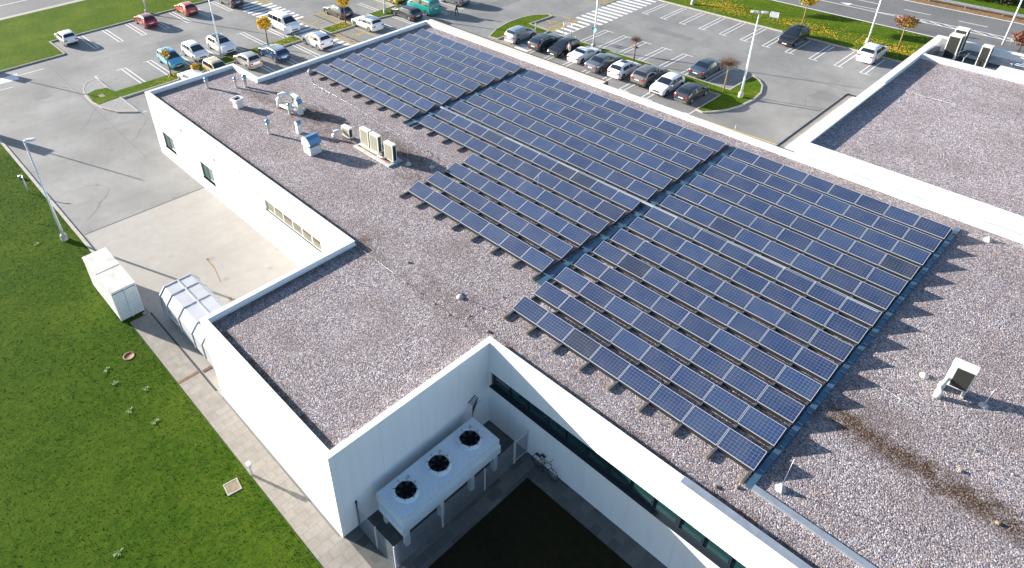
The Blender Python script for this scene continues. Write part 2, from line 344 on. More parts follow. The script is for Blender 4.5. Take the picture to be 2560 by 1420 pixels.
M['comp'] = simple('grey_steel_paint', (.44, .455, .48), .45, .1, var=.07, vscale=1.5); M['beige'] = simple('canopy_gravel', (.62, .55, .47), .8, var=.1, vscale=2)
M['teal'] = simple('dark_teal_cladding', (.035, .06, .06), .4); M['skin'] = simple('skin', (.50, .30, .22), .6); M['hair'] = simple('hair', (.04, .025, .015), .7)

# ------------------------------------------------------------------ the setting
def sheet(name, poly, z, mat, thick=0.0):
    mb = MB()
    if thick: mb.prism(poly, z - thick, z)
    else: mb.add([(x, y, z) for x, y in poly], [tuple(range(len(poly)))])
    return struct(name, mb, mat)
def rect(x0, x1, y0, y1): return [(x0, y0), (x1, y0), (x1, y1), (x0, y1)]
sheet('ground', rect(-600, 600, -600, 600), -.06, M['grass2'])
sheet('car_park', [(-76.6, -60), (-71.05, -60), (-71.05, -60), (62, -60), (62, 61.9), (-31.4, 61.9), (-31.4, 71.4), (-90, 71.4), (-76.6, 71.4)], 0, M['asph'])
struct('west_lawn', MB().prism([(-89.9, -80), (-71.12, -80), (-71.12, -.95), (-76.6, -.95), (-76.6, 90), (-89.9, 90)], -.1, .12), M['grass2'])
sheet('west_road', rect(-112, -91.2, -80, 120), 0, M['road']); sheet('west_path', rect(-91.2, -89.9, -80, 120), .012, M['kerb'])
sheet('west_road_line', rect(-97.0, -96.8, -80, 120), .012, M['paint'])
struct('south_lawn', MB().prism([(-53.5, -12.85), (-53.9, -16), (-55.5, -22), (-60, -60), (4.65, -60), (4.65, -13.8), (-20.4, -13.8), (-20.4, -12.85)], -.1, .06), M['grass'])
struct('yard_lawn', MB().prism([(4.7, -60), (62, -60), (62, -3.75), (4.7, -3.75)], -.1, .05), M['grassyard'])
sheet('concrete_yard', [(-32.2, -12.45), (-10.6, -12.45), (-10.6, -2.6), (-31.85, -2.6)], .010, M['conc'])
sheet('paving', [(-20.35, -13.78), (4.65, -13.78), (4.65, -12.2), (.8, -12.2), (.8, -12.42), (-20.35, -12.42)], .030, M['pave'])
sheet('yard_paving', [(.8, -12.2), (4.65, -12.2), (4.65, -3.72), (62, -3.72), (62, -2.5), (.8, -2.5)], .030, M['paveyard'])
struct('drain_channel', MB().box(-20.3, -11.3, -12.47, -12.36, .0, .036), M['dark'])
struct('drain_grating', MB().box(-13.45, -13.25, -13.75, -12.5, .0, .040).box(-13.3, -13.1, -12.3, -11.75, .0, .040), M['manhole'])
sheet('expansion_joint', [(-32.30, -12.45), (-32.2, -12.45), (-31.85, -2.76), (-31.95, -2.76)], .014, M['dark'])
struct('north_lawn', MB().prism([(-31.2, 62.0), (80, 62.0), (80, 71.35), (-31.2, 71.35)], -.1, .12), M['grass2'])
sheet('main_road', rect(-200, 200, 71.5, 83.1), .004, M['road'])
struct('road_verge', MB().prism(rect(-200, 200, 83.2, 85.6), -.1, .08), M['drybrown'])
struct('far_verge', MB().prism(rect(-200, 200, 85.6, 88.0), -.1, .10), M['grass2'])
# islands
def island(poly, grass=True, mat='grass2', nm='island'):
    struct(nm + '_kerb', ring(MB(), poly, 0.0, -.16, -.02, .13), M['kerb'])
    struct(nm, MB().prism(offs(poly, -.17), -.02, .115), M[mat])
D = [(-61.7, -.95), (-61.2, -1.9), (-60.4, -2.6), (-59.0, -3.2), (-57.46, -3.55), (-55.2, -3.65), (-53, -3.3), (-51.2, -2.6), (-49.4, -.95), (-54.1, -.95), (-54.1, 21.3), (-55.9, 21.3), (-55.9, -.95)]
D = [(-60.9, -.95), (-60.8, -1.9), (-60.1, -2.7), (-58.9, -3.2), (-57.46, -3.5), (-55.2, -3.65), (-53, -3.35), (-51.0, -2.6), (-49.4, -.95)]
struct('island_kerb', ring(MB(), D, 0, -.16, -.02, .13), M['kerb'])
struct('cobbled_island', MB().prism(offs(D, -.17), -.02, .110), M['pave2'])
struct('island_grass', MB().prism([(-57.5, -1.12), (-57.9, -2.2), (-57.5, -3.2), (-55.2, -3.45), (-54.05, -3.3), (-54.3, -.95), (-54.05, -.95), (-54.05, 21.1), (-55.75, 21.1), (-55.95, -.9)], .02, .135), M['grass2'])
struct('kerb', MB().box(-54.04, -53.88, -.94, 21.2, -.02, .15).box(-55.9, -53.88, 21.21, 21.36, -.02, .15), M['kerb'])
island(rect(-55.4, -53.1, 24.75, 28.4)); island([(-55.4, 32.0), (-53.1, 32.0), (-52.4, 35.2), (-52.6, 37.4), (-55.4, 37.4)])
island([(-38.3, 37.2), (-36.9, 37.4), (-36.9, 41.7), (-34.1, 41.7), (-34.1, 43.5), (-37.5, 43.8), (-37.3, 47.8), (-38.1, 47.9), (-39.4, 46.6), (-39.95, 44.6), (-39.95, 42.2), (-39.4, 39.6)])
island([(-31.9, 41.6), (-10.8, 41.6), (-10.8, 37.3), (-10.0, 37.2), (-9.3, 38.0), (-8.6, 39.3), (-8.1, 41.0), (-7.9, 43.0), (-8.1, 44.9), (-8.8, 46.6), (-9.7, 47.6), (-10.75, 48.1), (-10.75, 43.5), (-31.9, 43.5)])
K = MB()
K.box(-76.6, -76.45, -.95, 72, -.02, .14).box(-76.6, -71.05, -1.1, -.95, -.02, .14).box(-71.12, -70.98, -60, -1.1, -.02, .14)
struct('kerb', K, M['kerb'])
struct('kerb', MB().prism([(-53.6, -12.70), (-53.75, -12.95), (-20.4, -12.86), (-20.4, -12.62)], -.02, .10), M['kerb'])
struct('kerb', MB().box(-31.4, 80, 61.85, 62.0, -.02, .14).box(-31.36, -31.2, 62.0, 71.4, -.02, .14), M['kerb'])
struct('kerb', MB().box(-20.4, 4.7, -13.87, -13.79, -.02, .05).box(4.65, 4.73, -13.79, -3.75, -.02, .055).box(4.73, 62, -3.75, -3.68, -.02, .055), M['paveyard'])
# ---- painted markings
W = MB(); Y = MB(); zp = .012
def ln(mb, x0, x1, y0, y1, z=zp): mb.add([(x0, y0, z), (x1, y0, z), (x1, y1, z), (x0, y1, z)], [(0, 1, 2, 3)])
def seg(mb, a, b, wd, z=zp):
    a = Vector(a); b = Vector(b); d = (b - a).normalized(); n = Vector((-d.y, d.x)) * wd / 2
    mb.add([(*(a + n), z), (*(a - n), z), (*(b - n), z), (*(b + n), z)], [(0, 1, 2, 3)])
t = .11
for k in range(7):
    y = 2.42 + 3.0 * k
    for q in (-.24, .24): ln(W, -75.9, -70.3, y + q - t / 2, y + q + t / 2)
    ln(W, -70.3, -70.19, y - .295, y + .295)
for k in range(-1, 7):
    y = 2.27 + 3.0 * k
    if k == -1: ln(W, -61.7, -56.5, -.93, -.82); ln(W, -61.81, -61.7, -.93, -.45); continue
    for q in (-.24, .24): ln(W, -61.6, -56.1, y + q - t / 2, y + q + t / 2)
    ln(W, -61.71, -61.6, y - .75, y + .295)
for k in range(0, 7):
    y = 2.0 + 3.0 * k - .3
    for q in (-.24, .24): ln(W, -53.6, -48.3, y + q - t / 2, y + q + t / 2)
ln(W, -54.3, -49.3, -.9, -.8); ln(W, -49.3, -49.2, -.9, -.3)
for y in (31.2, 34.0, 36.7, 39.4, 42.1, 44.8):
    for q in (-.22, .22):
        ln(W, -59.8, -54.9, y + q - t / 2, y + q + t / 2) if y > 33 else None
        ln(W, -53.0, -47.9, y + q - t / 2, y + q + t / 2)
    ln(W, -47.9, -47.79, y - .4, y + .4)
for k in range(14):
    x = -29.6 + 2.65 * k
    for q in (-.25, .25): ln(W, x + q - t / 2, x + q + t / 2, 56.5, 61.6)
    ln(W, x - .305, x + .7, 56.39, 56.5)
for k in range(8):
    x = -29.4 + 2.66 * k
    if k < 7:
        for q in (-.26, .26): ln(W, x + q - t / 2, x + q + t / 2, 43.7, 48.4)
        ln(W, x - .305, x + .95, 48.4, 48.51)
ln(W, -10.78, -10.67, 43.7, 48.5)
for k in range(8):
    x = -34.4 + 2.66 * k
    if k in (0,): continue
    for q in (-.26, .26): ln(W, x + q - t / 2, x + q + t / 2, 36.25, 41.3)
    ln(W, x - .305, x + .9, 36.14, 36.25)
ln(W, -10.83, -10.72, 36.2, 37.3); ln(W, -11.3, -10.72, 36.1, 36.2)
x = -69.0
while x < -48:
    if not (-57.2 < x < -52.6) or True: ln(W, x, x + .55, 21.5, 25.9 if x < -61 else 24.4)
    x += 1.10
for x in (-71.2, -70.1): ln(W, x, x + .5, 22.0, 24.8)
y = 36.9
while y < 62:
    if y < 49: ln(W, -33.9, -32.15, y, y + .5)
    else: ln(W, -34.95, -31.0, y, y + .52)
    y += 1.04
ln(W, -32.15, -32.04, 36.9, 48.7)
# arrow at the entrance
seg(W, (-68.4, -4.2), (-68.5, -7.2), .14); W.add([(-67.3, -7.2, zp), (-69.3, -6.9, zp), (-68.9, -9.8, zp), (-67.6, -9.9, zp)], [(0, 1, 2, 3)])
seg(W, (-65.6, -8.3), (-65.9, -11.5), .12)
# main road
ln(W, -200, 200, 71.75, 71.95); ln(W, -200, 200, 82.75, 82.95)
x = -140.0
while x < 120: ln(W, x + .86, x + 3.86, 79.1, 79.25); x += 6.0
seg(W, (-60, 75.3), (-6, 76.0), .16); seg(W, (-6, 76.0), (40, 76.25), .16)
seg(W, (-9.0, 76.08), (-5.0, 76.85), .14); seg(W, (-5.0, 76.85), (40, 77.9), .14)
for k in range(24):
    x = -5 + 1.5 * k; yu = 76.85 + (x + 5) * .0233; yl = 76.0 + (x + 6) * .0054
    seg(W, (x, yu - .06), (x + 1.5 * (yu - yl) / .85, yl + .06), .15, .013)
W.add([(-13.9, 76.6, zp), (-12.6, 76.2, zp), (-12.6, 77.2, zp)], [(0, 1, 2)]); seg(W, (-12.6, 76.75), (-9.2, 76.9), .14)
struct('white_markings', W, M['paint'])
# yellow markings
def bay(x0, x1, y0, y1):
    for a in ((x0, x1, y0 - .05, y0 + .05), (x0, x1, y1 - .05, y1 + .05), (x0 - .05, x0 + .05, y0, y1), (x1 - .05, x1 + .05, y0, y1)): ln(Y, *a, z=.016)
def hatch(x0, x1, y0, y1, n, alongx=True):
    bay(x0, x1, y0, y1)
    for k in range(n):
        f = (k + .5) / n
        if alongx: seg(Y, (x0 + (x1 - x0) * f - .3, y0), (x0 + (x1 - x0) * f + .3, y1), .12, .016)
        else: seg(Y, (x0, y0 + (y1 - y0) * f - .4), (x1, y0 + (y1 - y0) * f + .4), .12, .016)
def wheelchair(cx, cy, s=1.0, a=0):
    c, sn = math.cos(a), math.sin(a)
    f = lambda u, v: (cx + s * (u * c - v * sn), cy + s * (u * sn + v * c))
    P = [(.45, -.55), (.3, -.15), (0, .1), (-.3, .05), (-.4, -.3), (-.2, -.55)]
    for i in range(len(P) - 1): seg(Y, f(*P[i]), f(*P[i + 1]), .10, .016)
    seg(Y, f(0, .1), f(.1, .6), .14, .016); seg(Y, f(.02, .2), f(.5, .1), .10, .016); seg(Y, f(.5, .1), f(.7, -.4), .10, .016); seg(Y, f(.1, .65), f(.12, .85), .2, .016)
bay(-60.5, -55.45, 24.65, 27.2); hatch(-60.5, -55.45, 27.2, 28.45, 6); wheelchair(-57.7, 25.9, 1.0, R(180))
hatch(-53.0, -48.2, 24.5, 25.6, 6); bay(-53.0, -48.0, 25.6, 28.1); wheelchair(-50.6, 26.9, 1.0, 0)
bay(-75.5, -70.6, 25.0, 28.0); hatch(-71.5, -68.9, 24.9, 26.0, 3)
bay(-37.2, -34.1, 44.0, 48.7); hatch(-35.0, -33.95, 43.6, 48.75, 7, False); wheelchair(-36.1, 46.1, 1.0, R(90))
seg(Y, (-36.8, 55.5), (-34.9, 60.5), .1, .016); bay(-38, -35.1, 55.5, 60.3); hatch(-36, -35.1, 55.5, 60.3, 6, False)
bay(-37.5, -34.9, 35.2, 37.4); seg(Y, (-13.55, 35.2), (-13.5, 35.9), .1, .016); seg(Y, (-13.5, 35.9), (2.2, 36.5), .11, .016)
seg(Y, (-48.8, 35.2), (-47.9, 34.6), .08, .016)
struct('yellow_markings', Y, M['yellow'])
P_ = MB()
for (x0, x1, y0, y1) in ((-66.5, -64.6, 8, 12.5), (-62.4, -60.0, -7.5, -6.0), (-46.8, -44.6, 44, 50), (-26, -20.5, 52.2, 53.4), (-4.5, -1.8, 47.5, 49.5), (-70.0, -66.5, 29.2, 30.4)): ln(P_, x0, x1, y0, y1, .006)
struct('asphalt_patch', P_, M['patch'])
CK = MB(); rc = random.Random(21)
for (x, y, a) in ((-66, -6, 20), (-60, -9, 70), (-50, -6.5, 150), (-44, -5, 60), (-64, 20, 80), (-24, 54, 10), (-12, 53, 170), (-4, 44, 100), (-45, 33, 60), (-28, 10, 0), (-40, -10, 15), (-6, 75, 5), (-14, 80, 178)):
    for k in range(14):
        a += rc.uniform(-28, 28); x2, y2 = x + .55 * math.cos(R(a)), y + .55 * math.sin(R(a)); seg(CK, (x, y), (x2, y2), .025, .0075); x, y = x2, y2
struct('asphalt_crack', CK, M['road'])
# asphalt joint lines
J = MB(); seg(J, (-35, 52.6), (2, 51.0), .05, .008); seg(J, (-70, -3.5), (-40.3, -4.2), .05, .008); struct('tar_joint', J, M['road'])

# ------------------------------------------------------------------ main building
MBD = empty('office_building', (0, 0, 0), 0, 'low white flat roofed building with gravel roof covered in solar panels', 'building')
FP = [(-40.13, -2.76), (-10.72, -2.76), (-10.72, -12.3), (.945, -12.3), (.945, -2.62), (62, -2.62), (62, 25.3), (-35.6, 25.3), (-35.6, 5.62), (-40.13, 5.62)]
GZ = 5.60
def wallx(mb, x0, x1, y0, y1, z0, z1, ops=()):
    xs = sorted({x0, x1} | {a for o in ops for a in o[:2]}); zs = sorted({z0, z1} | {a for o in ops for a in o[2:]})
    for i in range(len(xs) - 1):
        for j in range(len(zs) - 1):
            cx, cz = (xs[i] + xs[i + 1]) / 2, (zs[j] + zs[j + 1]) / 2
            if any(o[0] < cx < o[1] and o[2] < cz < o[3] for o in ops): continue
            mb.box(xs[i], xs[i + 1], y0, y1, zs[j], zs[j + 1])
ZT = 5.90
wins = [(-38.6, -36.45, 1.25, 2.75), (-31.5, -29.35, 1.25, 2.75), (-21.1, -14.05, 3.10, 4.05)]
wallx(wb := MB(), -40.13, -10.72, -2.76, -2.48, -.05, ZT, wins); wb.build('wall', M['white'], MBD)
MB().box(-10.72, .945, -12.3, -12.02, -.05, ZT).build('wall', M['white'], MBD)
wallx(wb := MB(), .945, 62, -2.62, -2.34, -.05, ZT, [(1.0, 60, 2.82, 3.86)]); wb.build('wall', M['white'], MBD)
MB().box(-35.32, 62, 25.02, 25.3, -.05, ZT).build('wall', M['white'], MBD)
MB().box(-40.13, -35.32, 5.34, 5.62, -.05, ZT).build('wall', M['white'], MBD)
MB().box(-40.13, -39.85, -2.48, 5.34, -.05, ZT).build('wall', M['white'], MBD)
MB().box(-10.72, -10.44, -12.02, -2.48, -.05, ZT).build('wall', M['white'], MBD)
MB().box(.665, .945, -12.02, -2.34, -.05, ZT).build('wall', M['white'], MBD)
MB().box(-35.6, -35.32, 5.62, 25.3, -.05, ZT).build('wall', M['white'], MBD)
ring(MB(), FP, .03, -.30, ZT, ZT + .035).build('parapet_coping', M['coping'], MBD)
# metal coping on the eastern stretch of the yard wall
MB().box(11.6, 62, -2.66, -2.29, ZT + .036, ZT + .046).build('metal_coping', M['metalcop'], MBD)
GP = offs(FP, -.28)
gv = MB(); gv.prism(GP, 5.40, GZ).build('gravel_roof', M['gravA'], MBD)
ring(MB(), FP, -.285, -.33, GZ - .02, GZ + .10).build('parapet_upstand', M['coping'], MBD)
def window(mb_parent, x0, x1, z0, z1, y, n, fm, gm, fw=.06, extra=None):
    f = MB(); yy0, yy1 = y + .08, y + .14
    f.box(x0, x1, yy0, yy1, z0, z0 + fw); f.box(x0, x1, yy0, yy1, z1 - fw, z1)
    for k in range(n + 1):
        xc = x0 + (x1 - x0) * k / n; a = max(x0, xc - fw / 2); b = min(x1, xc + fw / 2)
        if k == 0: b = x0 + fw
        if k == n: a = x1 - fw
        f.box(a, b, yy0, yy1, z0 + fw, z1 - fw)
    wn = f.build('window', M[fm], mb_parent)
    g = MB().box(x0 + fw, x1 - fw, y + .10, y + .12, z0 + fw, z1 - fw).build('pane', M[gm], wn)
    return wn
def sill(par, x0, x1, z, y, mat): MB().box(x0 - .03, x1 + .03, y - .05, y + .08, z - .03, z).build('sill', M[mat], par)
for (a, b, c, d) in wins[:2]:
    wn = window(MBD, a, b, c, d, -2.76, 2, 'frame', 'skyglass', .09); sill(wn, a, b, c, -2.76, 'frame')
    MB().box(a + .1, a + (b - a) / 2 - .06, -2.76 + .095, -2.76 + .099, c + .1, d - .1).build('blind', M['blind'], wn)
for q, (x_, z_) in enumerate(((-26.4, .35), (-24.2, 4.9), (-33.9, 4.6), (-28.4, 4.1))): MB().box(x_ - .16, x_ + .16, -2.785, -2.765, z_ - .12, z_ + .12).build('wall_vent', M['kerb'] if q < 2 else M['rust'], MBD)
a, b, c, d = wins[2]; wn = window(MBD, a, b, c, d, -2.76, 6, 'whiteframe', 'warmroom', .07); sill(wn, a, b, c, -2.76, 'whiteframe')
for k in range(6):
    x0 = a + (b - a) * k / 6 + .04; x1 = a + (b - a) * (k + 1) / 6 - .04
    h = (.0, .35, .5, .0, .42, .5)[k]
    if h: MB().box(x0, x1, -2.76 + .095, -2.76 + .099, d - .07 - h * .8, d - .07).build('reflecting_pane', M['brownglass'], wn)
for k in range(34):                                   # the ribbon window over the yard, module by module
    x0 = 1.0 + 1.2 * k; x1 = x0 + 1.2
    if x0 > 40: break
    f = MB(); y = -2.62; fw = .07
    f.box(x0, x1, y + .16, y + .24, 2.82, 2.92).box(x0, x1, y + .16, y + .24, 3.80, 3.86).box(x0, x0 + (.16 if k % 3 == 0 else fw), y + .14, y + .24, 2.92, 3.80)
    wn = f.build('window', M['frame'], MBD)
    MB().box(x0 + fw, x1, y + .20, y + .215, 2.92, 3.80).build('pane', M['glass'], wn)
    if k % 7 != 4: MB().box(x0 + .22, x1 - .04, y + .185, y + .195, 2.98, 3.24).build('blind', M['blind'], wn)
MB().box(1.0, 60, -2.70, -2.46, 2.79, 2.835).build('window_ledge', M['frame'], MBD)
MB().box(1.0, 60, -2.40, -2.36, 2.8, 3.9).build('reveal', M['dark'], MBD)
# canopies on the north side
MB().prism(rect(-35.55, -13.35, 25.335, 25.92), 5.55, 5.88).build('canopy', M['beige'], MBD)
MB().box(-35.6, -13.2, 25.92, 26.0, 5.45, 5.92).box(-13.33, -13.2, 25.335, 25.92, 5.35, 5.92).build('canopy_rim', M['dark'], MBD)

# ------------------------------------------------------------------ upper building on the right
UB = empty('taller_building', (3, 25.34, 0), 0, 'taller white building whose wide parapet encloses a pale gravel roof, beyond the solar array', 'building')
def ub(mb, n, m): 
    o = mb.build(n, M[m]); o.parent = UB; o.matrix_parent_inverse = Matrix.Translation((-3, -25.34, 0)); return o
ub(MB().box(3.0, 62, 25.34, 25.62, -.05, 6.82), 'wall', 'white2')
ub(MB().box(3.0, 3.45, 25.62, 38.9, -.05, 6.82), 'wall', 'white'); ub(MB().box(3.05, 3.45, 38.9, 52.4, -.05, 6.82), 'wall', 'white')
ub(MB().box(3.45, 62, 52.1, 52.4, -.05, 6.82), 'wall', 'white'); ub(MB().box(3.45, 62, 46.95, 47.2, 5.4, 6.80), 'parapet', 'white2')
ub(MB().box(2.97, 62, 25.31, 25.72, 6.82, 6.86), 'parapet_coping', 'coping'); ub(MB().box(2.97, 3.62, 25.72, 38.9, 6.82, 6.86), 'parapet_coping', 'coping')
ub(MB().box(2.97, 3.50, 38.9, 52.45, 6.82, 6.855), 'parapet_coping', 'coping'); ub(MB().box(3.50, 62, 51.9, 52.45, 6.82, 6.855), 'parapet_coping', 'coping')
ub(MB().box(3.5, 62, 46.90, 47.25, 6.80, 6.83), 'parapet_coping', 'coping')
ub(MB().box(3.45, 62, 25.62, 46.95, 6.2, 6.42), 'gravel_roof', 'gravB'); ub(MB().box(3.45, 62, 47.2, 52.1, 5.3, 5.6), 'plant_deck', 'membrane')
ub(MB().box(3.3, 62, 25.28, 25.335, 5.94, 6.02), 'flashing', 'metalcop')
ub(MB().box(3.46, 3.9, 48.4, 50.6, 5.9, 6.5), 'louvre', 'rail')
# entrance canopy on its west flank
ub(MB().prism(rect(1.55, 2.99, 26.1, 37.9), 5.3, 5.48), 'canopy', 'beige')
ub(MB().box(1.4, 1.54, 26.1, 38.0, 5.1, 5.58).box(1.54, 2.99, 37.9, 38.0, 5.1, 5.58), 'canopy_rim', 'dark'); ub(MB().box(1.4, 2.99, 25.9, 26.1, 4.3, 5.60), 'canopy_cladding', 'teal')
ub(MB().box(1.36, 1.42, 25.88, 38.05, 5.585, 5.62), 'canopy_coping', 'metalcop')

# ------------------------------------------------------------------ solar array
Q = 1.67; PY = 1.693; ZL = 5.82
ORD = ['zeroth', 'first', 'second', 'third', 'fourth', 'fifth', 'sixth', 'seventh', 'eighth', 'ninth', 'tenth', 'eleventh', 'twelfth', 'thirteenth', 'fourteenth']
TL = R(17)
def make_panel():
    r = empty('solar_panel')
    f = MB(); a, b, e, th = 1.635, 1.01, .02, .04
    f.box(0, a, 0, e, 0, th).box(0, a, b - e, b, 0, th).box(0, e, e, b - e, 0, th).box(a - e, a, e, b - e, 0, th)
    fr = f.build('frame', M['alu'], r); fr.rotation_euler = (TL, 0, 0)
    c = MB().add([(0, 0, 0), (1.59, 0, 0), (1.59, .965, 0), (0, .965, 0)], [(0, 1, 2, 3)]); c.add([(0, 0, -.006), (0, .965, -.006), (1.59, .965, -.006), (1.59, 0, -.006)], [(0, 1, 2, 3)])
    co = c.build('cells', M['cell'], r); co.rotation_euler = (TL, 0, 0)
    off = Matrix.Rotation(TL, 3, 'X') @ Vector((.0225, .0225, .036)); co.location = off
    s = MB(); yb, zb = .93, .93 * math.tan(TL)
    for x in (.02, 1.59):
        s.add([(x, .12, -.14), (x, yb, -.14), (x, yb, zb - .01), (x + .03, .12, -.14), (x + .03, yb, -.14), (x + .03, yb, zb - .01), (x, .12, .02), (x + .03, .12, .02)],
              [(0, 1, 2, 6), (3, 7, 5, 4), (0, 3, 4, 1), (1, 4, 5, 2), (2, 5, 7, 6), (6, 7, 3, 0)])
    s.box(.02, 1.62, .90, .93, zb - .09, zb - .03)
    s.build('support', M['rail'], r)
    MB().box(0, 1.655, .0, .05, GZ - ZL + .005, -.012).build('front_strip', M['frontstrip'], r)  # black strip filling the height between gravel and the panel's low edge
    return r
proto = make_panel(); first = True
XB3 = 0.0; XB2 = -.85 - 11 * Q; XB1 = XB2 - 1.0 - 8 * Q
blocks = [('near right block', XB3, 8, range(1, 15)), ('middle block', XB2, 11, range(3, 15)), ('far left block', XB1, 8, range(7, 15))]
darkset = {('middle block', 4, 10), ('near right block', 3, 2), ('near right block', 2, 6)}
for bn, x0, n, rows in blocks:
    for r in rows:
        kk = range(n) if not (bn == 'middle block' and r < 7) else range(4, n)
        for j, k in enumerate(kk):
            o = proto if first else copy_tree(proto); first = False
            o.location = (x0 + k * Q + .015, (r - 1) * PY, ZL + rnd.uniform(-.006, .006)); o.rotation_euler = (rnd.uniform(-.006, .006), rnd.uniform(-.004, .004), 0)
            tag(o, '%s solar panel from left, %s row from front, %s' % (ORD[j + 1], ORD[r - rows[0] + 1], bn), 'solar panel', 'solar panels on the gravel roof')
# rails under the columns, with their slab in front
def rail(x, y0, y1, lab, stub=.68):
    r = empty('mounting_rail', (x, y0, GZ), 0, lab, 'mounting rail', 'rails carrying the solar panels')
    MB().box(-.05, .05, 0, y1 - y0, .02, .14).build('rail', M['rail'], r)
    MB().box(-.17, .13, .02, .42, 0, .09).build('ballast_slab', M['slab'], r)
for bn, x0, n, rows in blocks:
    for k in range(n + 1):
        rr = rows[0] if not (bn == 'middle block' and k < 4) else 7
        y0 = (rr - 1) * PY - .72
        x = x0 + k * Q + (.02 if k else .10) - (.12 if k == n else 0)
        rail(x, y0, 14.0 * PY - .1, '%s rail from the left sticking out in front of the %s' % ((ORD + ['fifteenth'])[k + 1], bn))
# cable trays
def tray_at(name, x, y0, y1, lab):
    t = empty(name, (x, y0, GZ), 0, lab, 'cable tray')
    MB().box(-.16, .16, 0, y1 - y0, .05, .13).build('tray', M['tray'], t)
    for k in range(int((y1 - y0) / 1.7)): MB().box(-.42, .42, k * 1.7 + .8, k * 1.7 + .88, .13, .18).build('cross_bar', M['tray'], t)
tray_at('cable_tray', -.42, 2.6, 23.6, 'blue grey metal cable tray in the gap between the near right and middle blocks')
tray_at('cable_tray', XB2 - .5, 9.4, 23.6, 'blue grey metal cable tray in the gap between the middle and far left blocks')
t = empty('cable_duct', (-19.6, 12.77, 0), 0, 'long pale metal cable duct running across the array between two rows of panels', 'cable duct')
MB().box(0, 32.8, -.08, .08, 6.06, 6.13).build('lid', M['traylid'], t)
b = MB()
for k in range(20): b.box(.4 + k * 1.67, .46 + k * 1.67, -.05, .05, GZ, 6.08)
b.build('leg', M['rail'], t)
t = empty('edge_upstand', (13.5, 0, 0), 0, 'low metal clad upstand along the right end of the panel rows', 'roof upstand')
MB().box(-.10, .16, -.75, 24.0, GZ - .01, GZ + .13).build('upstand', M['tray'], t)
MB().box(.16, 48, -.75, -.47, GZ - .01, GZ + .13).build('upstand', M['metalcop'], t)
b = MB()
for k in range(28): b.box(-.02, .16, k * .846 + .25, k * .846 + .29, GZ + .13, GZ + .18)
b.build('bracket', M['galv'], t)

# ------------------------------------------------------------------ rooftop equipment
def ac_unit(x, y, z, wd, dp, h, lab, face='-y', vent=False, grp='air conditioning units on the low roof', rz=0, gm='grille'):
    r = empty('air_conditioner', (x, y, z), rz, lab, 'air conditioner', grp)
    MB().box(0, wd, 0, dp, .08, h).build('casing', M['acwhite'], r)
    g = MB(); g.box(.07, wd - .10, -.012, -.002, .16, h - .10)
    gg = g.build('front_grille', M[gm], r)
    s = MB()
    for k in range(4): s.box(.10 + k * (wd - .2) / 4, .112 + k * (wd - .2) / 4, -.022, -.012, .17, h - .11)
    if gm == 'grille': s.build('grille_bar', M['acwhite'], gg)
    MB().box(wd + .002, wd + .012, .06, dp - .06, .16, h - .10).build('side_grille', M['blkgrille'], r)
    f = MB(); f.box(.05, .12, -.05, dp + .05, 0, .08).box(wd - .12, wd - .05, -.05, dp + .05, 0, .08); f.build('foot', M['rail'], r)
    return r
ac_unit(-20.0, 5.15, 5.62, .95, .36, 1.42, 'leftmost of the three cream units standing on the stone plinth')
ac_unit(-18.85, 5.15, 5.62, .95, .36, 1.42, 'cream unit in the middle of the three on the stone plinth')
ac_unit(-17.1, 5.10, 5.62, .95, .36, 1.42, 'rightmost cream unit on the stone plinth, with a gap beside it')
p = empty('plinth', (-20.2, 4.6, GZ), 0, 'rectangular pale concrete plinth with a rusty stained tray under three cream units', 'plinth')
ring(MB(), rect(0, 4.15, 0, 1.2), 0, -.22, 0, .13).build('kerb', M['concrete'], p)
MB().box(.22, 3.93, .22, .98, 0, .05).build('tray', M['rust'], p)
b = MB(); b.tube([(.3, .42, .2), (2.2, .38, .2), (2.4, .42, .2), (2.6, .6, .22)], .07, 8).tube([(2.5, .30, .18), (3.0, .36, .18), (3.2, .5, .2)], .06, 8).tube([(.5, 1.05, .15), (3.6, 1.05, .15)], .05, 8); b.build('pipe', M['duct'], p)
ac_unit(-21.95, 4.85, 5.72, .92, .36, .88, 'single small cream unit with a bent white pipe, left of the plinth')
p = empty('pipe_elbow', (-22.2, 4.25, GZ), 0, 'short white insulated pipe elbow curving into the single small unit', 'pipe')
MB().tube([(0, 0, 0), (0, 0, .42), (.08, .06, .62), (.25, .2, .72), (.5, .5, .68)], .13, 10).build('elbow', M['duct'], p)
# cluster
p = empty('duct_cluster', (-29.9, 4.2, GZ), 0, 'fat white duct bending over into low pipes near the far roof corner', 'duct')
MB().tube([(0, 0, 0), (0, .02, .75), (.1, .12, 1.05), (.35, .35, 1.22), (.75, .6, 1.12), (1.05, .75, .8)], .19, 12).build('bend', M['duct'], p)
MB().tube([(.3, .0, .30), (1.5, .12, .30), (1.9, .3, .32)], .13, 10).build('low_pipe', M['duct'], p)
MB().box(.2, 2.1, .2, 1.2, 0, .22).build('base', M['concrete'], p)
ac_unit(-28.95, 4.85, 6.1, .80, .34, .72, 'small cream unit perched above the white ducts of the far cluster')
p = empty('frame_stand', (-28.9, 4.75, GZ), 0, 'low metal stand under the small unit of the far duct cluster', 'stand')
b = MB()
for x in (0, .75):
    for y in (0, .5): b.box(x, x + .05, y, y + .05, 0, .58)
b.box(0, .8, 0, .05, .58, .62).box(0, .8, .5, .55, .58, .62); b.build('stand', M['galv'], p)
